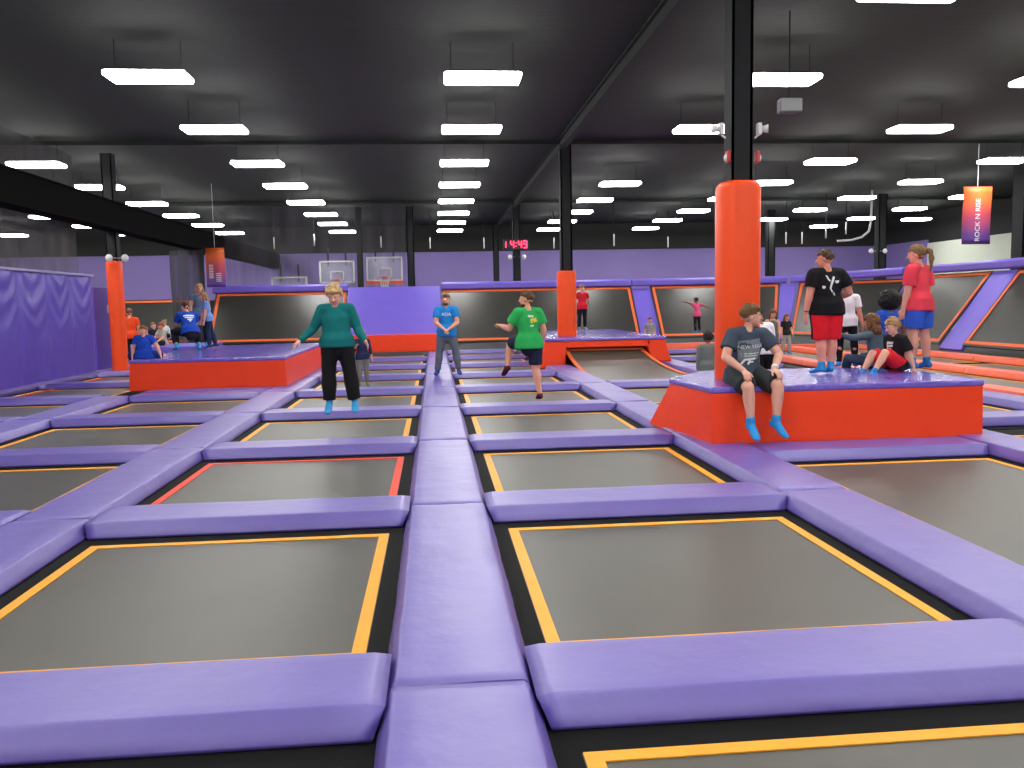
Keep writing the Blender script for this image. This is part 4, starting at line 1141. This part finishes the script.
# girl in red shirt
h = 1.55
pr = person('girl in red tie-dye shirt and blue shorts with ponytail, standing on the red box', onpix(918, 10.1, .602), h, -148, w=1.02, head=(18, 6), spine=(0, -.03, 1),
    aL=((.12, -.12, -1), (.02, -.22, -1)), aR=((-.14, .1, -1), (-.02, -.2, -1)),
    lL=((.03, -.05, -1), (.03, .03, -1)), lR=((-.10, .04, -1), (-.10, .06, -1)),
    top=dict(col=(232, 66, 84), sleeve=.78, wide=1.14, hem=-.10, fill=.8), bottom=dict(col=(52, 92, 200), len=.80, loose=.014, flare=1.1), socks=dict(col=(44, 120, 190)),
    hair=dict(style='pony', col=(122, 92, 58)), skn=(226, 160, 140), vox=.0042)

# seated kid in black shirt
h = 1.22
pr = person('blond kid in black shirt and red shorts sitting on the red box, knees up', onpix(896, 10.05, .602), h, -80, w=1.08, hs=1.12, spine=(0, -.02, 1), head=(-5, 18), anchor=(0, 0, .062 * h),
    lL=((.12, -.80, .55), (.0, -.55, -.85), (0, -1, -.15)), lR=((-.12, -.85, .50), (0, -.5, -.85), (0, -1, -.15)),
    aL=((.25, .3, -1), (.05, .35, -1)), aR=((-.25, .35, -1), (0, .4, -1)),
    top=dict(col=(26, 26, 30), sleeve=.75, wide=1.1, hem=-.04), bottom=dict(col=(222, 36, 48), len=.92, loose=.014), socks=dict(col=(48, 140, 205)),
    hair=dict(style='curly', col=(176, 140, 92), vol=1.3), skn=(230, 172, 146), vox=.0046)
print_on(pr, [bar(-.06, .05, .05, .05, .03), bar(-.05, .01, .05, .015, .025), bar(-.04, -.03, .03, -.025, .025), bar(-.05, .05, -.02, -.05, .02)], M['print_white'], 'front', 'shirt_print')

# kid in grey-blue long sleeves
h = 1.28
person('brown haired kid in grey-blue long sleeved shirt sitting behind the blond kid', onpix(877, 10.6, .602), h, -150, hs=1.14, spine=(0, -.12, 1), head=(10, 8), anchor=(0, 0, .062 * h),
    lL=((.35, -.9, .15), (-.3, -.4, -.8), (0, -1, -.2)), lR=((-.35, -.9, .2), (.1, .2, -.9), (0, -1, -.2)),
    aL=((.85, -.5, -.1), (.75, -.6, .25)), aR=((-.35, -.2, -1), (-.1, -.4, -1)),
    top=dict(col=(84, 104, 116), sleeve=1.9, hem=-.04), bottom=dict(col=(58, 72, 92), len=1.9), socks=dict(col=(48, 130, 200)), hair=dict(style='bob', col=(112, 78, 50), len=.3, vol=1.4), skn=(224, 160, 134))

# kid in white tee
h = 1.14
person('small kid in white shirt and black leggings with white stripe, beside the boy in black', onpix(846, 10.78, .602), h, 160, hs=1.15, head=(10, 0),
    lL=((.06, -.02, -1), (.02, .05, -1)), lR=((-.14, .0, -1), (-.06, .06, -1)), aL=((.1, -.3, -.9), (.0, -.6, -.7)), aR=((-.2, .02, -1), (-.25, -.1, -1)),
    top=dict(col=(236, 236, 240), sleeve=.7, hem=-.06), bottom=dict(col=(26, 26, 30), len=1.95, loose=.002, stripe=(235, 235, 235)), socks=dict(col=(60, 150, 215), high=0), hair=dict(style='short', col=(96, 70, 50)), skn=(222, 156, 130))

# afro kid
person('person with round black afro hair and blue shirt, behind the seated kids', onpix(889, 13.9, Z_MAT), 1.66, 178, head=(5, 5), aL=((.25, .05, -1), (.05, -.3, -1)), aR=((-.3, .0, -1), (.0, -.3, -1)),
    top=dict(col=(40, 84, 190), sleeve=.6, hem=-.06), bottom=dict(col=(40, 44, 60), len=1.9), socks=dict(col=(60, 150, 215)), hair=dict(style='afro', col=(18, 15, 16)), skn=(120, 78, 58), vox=.007)

# white shirt kid behind the seated boy
person('kid in white shirt and black pants seen from behind, beyond the seated boy', onpix(764, 13.7, Z_MAT), 1.47, 190, w=1.22, hs=1.12, spine=(.03, -.22, 1), head=(25, 25), aL=((.3, -.3, -.9), (.0, -.8, -.3)), aR=((-.3, -.3, -.9), (.1, -.8, -.3)),
    top=dict(col=(236, 236, 242), sleeve=.8, hem=-.05, fill=.9, wide=1.15), bottom=dict(col=(22, 22, 26), len=1.9), socks=dict(col=(60, 150, 215)), hair=dict(style='short', col=(26, 22, 22), vol=1.3), skn=(170, 112, 84), vox=.007)
# plaid kid
person('kid in grey patterned shirt with curly black hair, left of the tall orange pillar', onpix(708, 12.9, Z_MAT), 1.13, 170, hs=1.15, head=(0, 4), lL=((.1, 0, -1), (.05, .05, -1)),
    top=dict(col=(108, 118, 114), sleeve=1.85, hem=-.08, fill=.8), bottom=dict(col=(36, 40, 52), len=1.9, stripe=(225, 225, 230)), socks=dict(col=(60, 150, 215)), hair=dict(style='curly', col=(30, 24, 22), vol=1.2), skn=(150, 100, 76), vox=.007)
# girl in grey tank
person('girl with long brown hair and grey tank top, behind the seated boy', onpix(772, 20.3, Z_MAT), 1.36, 5, hs=1.1, head=(0, 5), aL=((.2, 0, -1), (-.15, -.3, -1)), aR=((-.2, 0, -1), (.15, -.3, -1)),
    top=dict(col=(96, 100, 98), sleeve=0, hem=-.05), bottom=dict(col=(60, 60, 66), len=1.9), socks=dict(col=(60, 150, 215)), hair=dict(style='long', col=(104, 66, 44), len=1.0), vox=.008)
person('small kid in black top and grey pants walking across the side court', onpix(786, 22.2, .03), 1.06, 12, hs=1.15, head=(0, 5), lL=((.1, -.15, -1), (.02, .1, -1)), lR=((-.02, .1, -1), (.02, .2, -1)), aL=((.25, 0, -1), (.1, -.4, -1)), aR=((-.25, 0, -1), (-.05, -.3, -1)),
    top=dict(col=(34, 34, 36), sleeve=.7, hem=-.05), bottom=dict(col=(150, 152, 152), len=1.9), socks=dict(col=(60, 150, 215)), hair=dict(style='bob', col=(124, 88, 56), len=.3), vox=.008)
# pink girl jumping at the wall
person('girl in pink top and black leggings jumping in front of the back wall', onpix(697, 25.5, .52), 1.07, 200, hs=1.1, head=(0, 0), spine=(.06, 0, 1), aL=((.8, 0, .35), (.9, -.1, .2)), aR=((-.9, 0, -.15), (-.9, -.1, -.35)), lL=((.04, -.05, -1), (.0, .15, -1)), lR=((-.08, .0, -1), (-.02, .1, -1)),
    top=dict(col=(236, 92, 142), sleeve=.5, hem=-.10, fill=.8), bottom=dict(col=(28, 28, 34), len=1.95, loose=.002), socks=dict(col=(56, 140, 205)), hair=dict(style='bun', col=(34, 26, 24)), skn=(150, 98, 74), vox=.008)
# head behind ramp
person('small kid in grey shirt peeping over the right end of the ramp platform', onpix(650, 25.6, Z_MAT), 1.13, 0, hs=1.12, top=dict(col=(150, 150, 150), sleeve=.6), bottom=dict(col=(60, 60, 80), len=1.9), socks=dict(col=(60, 150, 215)), hair=dict(style='short', col=(130, 84, 56)), vox=.009)
# red shirt girl on the platform
person('girl in red shirt and black leggings standing beside the second orange pillar', onpix(582.5, 26.4, .645), 1.40, 8, hs=1.05, head=(10, 0), aL=((.45, .25, -.85), (-.3, .35, -.8)), aR=((-.3, .3, -.9), (.25, .3, -.9)), lL=((.02, 0, -1), (.05, .03, -1)), lR=((-.04, 0, -1), (-.03, .04, -1)),
    top=dict(col=(216, 36, 52), sleeve=.55, hem=-.06), bottom=dict(col=(30, 28, 32), len=1.9, loose=.003), socks=dict(col=(120, 140, 150), high=0), hair=dict(style='bun', col=(150, 110, 78)), vox=.008)

# man in green
h = 1.74
pr = person('man in green shirt and navy shorts running, seen from behind', onpix(529, 13.4, -.02), h, -166, spine=(0, -.06, 1), head=(48, 0), twist=8, w=1.06,
    lR=((-.02, .02, -1), (-.10, .16, -1), (-.2, -1, -.15)), lL=((.14, -.96, -.02), (.22, .12, -.97), (.1, -.9, -.5)),
    aL=((.35, -.35, -.8), (.25, -.95, .18)), aR=((-.28, .12, -1), (.0, -.42, -.9)),
    top=dict(col=(44, 172, 88), sleeve=.66, wide=1.12, hem=-.055, fill=.7), bottom=dict(col=(30, 36, 62), len=.84, loose=.008), socks=dict(col=(88, 30, 48), high=0),
    hair=dict(style='short', col=(84, 66, 46)), beard=(84, 62, 44), vox=.0052, fist=(1.1, .6))
print_on(pr, [bar(-.06, .09, -.02, .075, .035), bar(-.02, .085, .03, .075, .03), bar(-.03, -.075, .03, -.065, .028)], M['print_white'], 'back', 'shirt_print')
print_on(pr, [bar(-.03, .015, .02, .03, .04), bar(.02, .02, .08, .04, .045), bar(-.02, -.02, .01, -.01, .03), bar(.03, -.01, .10, .01, .02)], M['print_yellow'], 'back', 'shirt_print')
# man in blue
h = 1.77
pr = person('bearded man in blue shirt and grey jeans with clasped hands, on the central walkway', onpix(447, 18.6, .004), h, -2, head=(-8, -8), hs=.98,
    lR=((-.16, 0, -1), (-.14, .03, -1)), lL=((.20, -.02, -1), (.14, .05, -1)), aR=('ik', (-.025, -.125, .035), (-1, .35, -.3)), aL=('ik', (.03, -.125, .04), (1, .35, -.3)),
    top=dict(col=(36, 130, 208), sleeve=.62, wide=1.08, hem=-.06, fill=.6), bottom=dict(col=(96, 104, 120), len=1.95, loose=.006), socks=dict(col=(50, 70, 140)), hair=dict(style='short', col=(92, 68, 48)), beard=(112, 76, 52), vox=.0055, fist=(1.0, 1.0))
text_on(pr, 'ASIA', .105, 0, .045, M['print_white'], 'front')
# woman in teal
h = 1.62
pr = person('woman in teal sweater and black trousers jumping above the trampoline, arms out', onpix(337, 11.3, .13), h, 0, w=1.16, head=(-4, 24),
    lR=((-.07, 0, -1), (-.02, .05, -1), (-.1, -.9, -.5)), lL=((.16, -.02, -1), (.12, .05, -1), (.1, -.9, -.5)),
    aR=((-.46, .05, -.9), (-.56, -.40, -.50)), aL=((.36, .05, -.92), (.36, -.55, -.55)),
    top=dict(col=(16, 112, 112), sleeve=1.9, hem=-.03, bust=1, fill=.75, loose=.008), bottom=dict(col=(22, 22, 26), len=1.92, loose=.010, flare=1.7), socks=dict(col=(64, 160, 220)), hair=dict(style='curly', col=(196, 164, 112), vol=2.8), skn=(232, 170, 150), vox=.0046, fist=(.25, .25))
# small boy in navy
person('small boy in navy shirt standing behind the woman in teal', onpix(362, 17.9, Z_MAT), 1.15, 15, hs=1.15, head=(-10, 5), aL=((.28, .1, -1), (.15, -.1, -1)), aR=((-.25, -.2, -.9), (.1, -.7, .5)),
    top=dict(col=(38, 46, 84), sleeve=1.6, hem=-.06, fill=.8), bottom=dict(col=(120, 120, 116), len=1.9), socks=dict(col=(120, 130, 130)), hair=dict(style='short', col=(188, 152, 112)), vox=.007)

# ---- people on and around the left box
person('boy in plain blue shirt sitting low at the left end of the red box', onpix(144, 17.5, .582), 1.22, 8, hs=1.05, anchor=(0, 0, .07), w=1.2, head=(-25, 0), lL=((.8, .55, -.12), (-.6, .8, .0), (0, 1, -.1)), lR=((-.8, .55, -.12), (.6, .8, 0), (0, 1, -.1)), aL=((.55, -.1, -.8), (.3, -.2, -.9)), aR=((-.35, .0, -1), (-.15, .0, -1)),
    top=dict(col=(30, 70, 180), sleeve=.6, hem=-.05, fill=1.0), bottom=dict(col=(30, 50, 120), len=.9), socks=dict(col=(60, 150, 215)), hair=dict(style='short', col=(128, 84, 56)), vox=.007)
h = 1.62
pr = person('person in blue shirt with white print crouching on the left red box', onpix(191, 20.2, .582), h, -150, spine=(0, -.45, 1), head=(20, 20), lL=((.45, -.85, .05), (-.05, .35, -.95), (.2, -1, -.1)), lR=((-.40, -.9, .0), (.05, .4, -.92), (-.2, -1, -.1)), aL=((.2, -.6, -.8), (-.1, -.8, -.3)), aR=((-.25, -.6, -.8), (.1, -.8, -.3)), w=1.1,
    top=dict(col=(28, 72, 178), sleeve=.75, hem=-.03, fill=.8), bottom=dict(col=(26, 26, 32), len=1.7), socks=dict(col=(70, 170, 215)), hair=dict(style='short', col=(58, 42, 36)), vox=.006)
print_on(pr, [bar(-.12, .06, .12, .06, .035), bar(-.10, .01, .10, .012, .03), bar(-.05, -.04, .06, -.04, .035), bar(-.02, -.08, .03, -.08, .03)], M['print_white'], 'back', 'shirt_print')
person('woman with long light brown hair and grey-blue top standing on the left red box', onpix(202, 22.5, .582), 1.60, 15, head=(8, 0), aL=((.15, .05, -1), (.1, -.1, -1)), aR=((-.22, .05, -1), (-.1, -.1, -1)),
    top=dict(col=(92, 108, 134), sleeve=.4, hem=-.05), bottom=dict(col=(28, 28, 38), len=1.9, loose=.003), socks=dict(col=(60, 150, 215)), hair=dict(style='long', col=(164, 124, 92), len=1.6, vol=1.2), vox=.007)
person('girl in light blue top and navy pants beside the woman on the left red box', onpix(209.5, 21.4, .582), 1.36, -70, hs=1.05, spine=(0, -.12, 1), head=(0, 10), lL=((.0, -.1, -1), (.02, .1, -1)), lR=((-.05, .2, -1), (-.05, .3, -1)), aL=((.1, -.15, -1), (0, -.2, -1)), aR=((-.1, -.2, -1), (0, -.3, -1)),
    top=dict(col=(112, 146, 210), sleeve=.6, hem=-.05), bottom=dict(col=(34, 44, 74), len=1.92, loose=.006, flare=1.4), socks=dict(col=(44, 60, 100)), hair=dict(style='bob', col=(150, 112, 84), len=.5), vox=.007)
person('person in orange shirt standing by the pillar near the curtain', onpix(131, 26.4, Z_MAT), 1.72, 200, head=(0, 5), aL=((.2, 0, -1), (.05, -.3, -1)), aR=((-.2, 0, -1), (0, -.3, -1)), top=dict(col=(240, 78, 36), sleeve=.7, hem=-.07, fill=.7), bottom=dict(col=(22, 20, 24), len=1.9), socks=dict(col=(60, 150, 215)), hair=dict(style='short', col=(110, 70, 48)), vox=.008)
person('kid in navy shirt sitting with one hand raised in the far left corner', onpix(155.5, 28.35, .445), 1.28, 70, hs=1.1, anchor=(0, 0, .08), spine=(0, .1, 1), head=(0, -10), lL=((.2, -1, .1), (0, -.3, -1)), lR=((-.2, -1, .3), (0, -.3, -1)), aL=((.3, -.5, .3), (.1, -.4, .9)), aR=((-.4, .3, -.6), (-.2, -.2, .9)), top=dict(col=(32, 36, 56), sleeve=.6), bottom=dict(col=(40, 40, 50), len=1.9), socks=dict(col=(200, 205, 210)), hair=dict(style='short', col=(120, 84, 60)), vox=.009)
person('kid in pale grey shirt sitting on the low deck in the far left corner', onpix(163.5, 27.1, .445), 1.32, -40, hs=1.1, anchor=(0, 0, .08), spine=(.1, -.12, 1), head=(0, 10), lL=((.15, -1, .1), (0, -.1, -1)), lR=((-.15, -1, .25), (0, -.1, -1)), aL=((.2, -.5, -.8), (0, -.8, -.4)), aR=((-.2, -.5, -.8), (0, -.8, -.4)), top=dict(col=(176, 172, 160), sleeve=.7, fill=.7), bottom=dict(col=(34, 34, 40), len=.95), socks=dict(col=(225, 225, 225)), hair=dict(style='short', col=(140, 72, 48)), vox=.009)
person('kid in white top squatting at the right end of the low corner deck', onpix(171, 27.8, .445), 1.10, -60, hs=1.12, spine=(0, -.4, 1), head=(0, 10), lL=((.3, -.9, .1), (0, .4, -.9)), lR=((-.3, -.9, .1), (0, .4, -.9)), aL=((.2, -.6, -.8), (0, -.6, -.8)), aR=((-.2, -.6, -.8), (0, -.6, -.8)), top=dict(col=(214, 214, 208), sleeve=.7), bottom=dict(col=(30, 30, 36), len=1.9), socks=dict(col=(225, 225, 225)), hair=dict(style='short', col=(150, 120, 90)), vox=.009)

# ------------------------------------------------------------------ camera, world, view
cd = bpy.data.cameras.new('camera'); co = bpy.data.objects.new('camera', cd); C.objects.link(co)
right = V((AX.x, AY.x, AZ.x)); down = V((AX.y, AY.y, AZ.y)); fwd = V((AX.z, AY.z, AZ.z))
R = Matrix((right, -down, -fwd)).transposed()
co.matrix_world = Matrix.Translation(CAM) @ R.to_4x4()
cd.sensor_width = 36; cd.lens = F_PX / 1024 * 36; cd.clip_start = .05; cd.clip_end = 200
bpy.context.scene.camera = co
w = bpy.data.worlds.new('world'); bpy.context.scene.world = w; w.use_nodes = True
w.node_tree.nodes['Background'].inputs['Color'].default_value = (.8, .85, 1, 1); w.node_tree.nodes['Background'].inputs['Strength'].default_value = 0.15
sc = bpy.context.scene
sc.view_settings.view_transform = 'Standard'; sc.view_settings.look = 'None'; sc.view_settings.gamma = 1; sc.view_settings.use_curve_mapping = False
sc.view_settings.exposure = 0.62
sc.cycles.use_denoising = True
sc.cycles.max_bounces = 6; sc.cycles.transparent_max_bounces = 8
sc.cycles.sample_clamp_indirect = 6
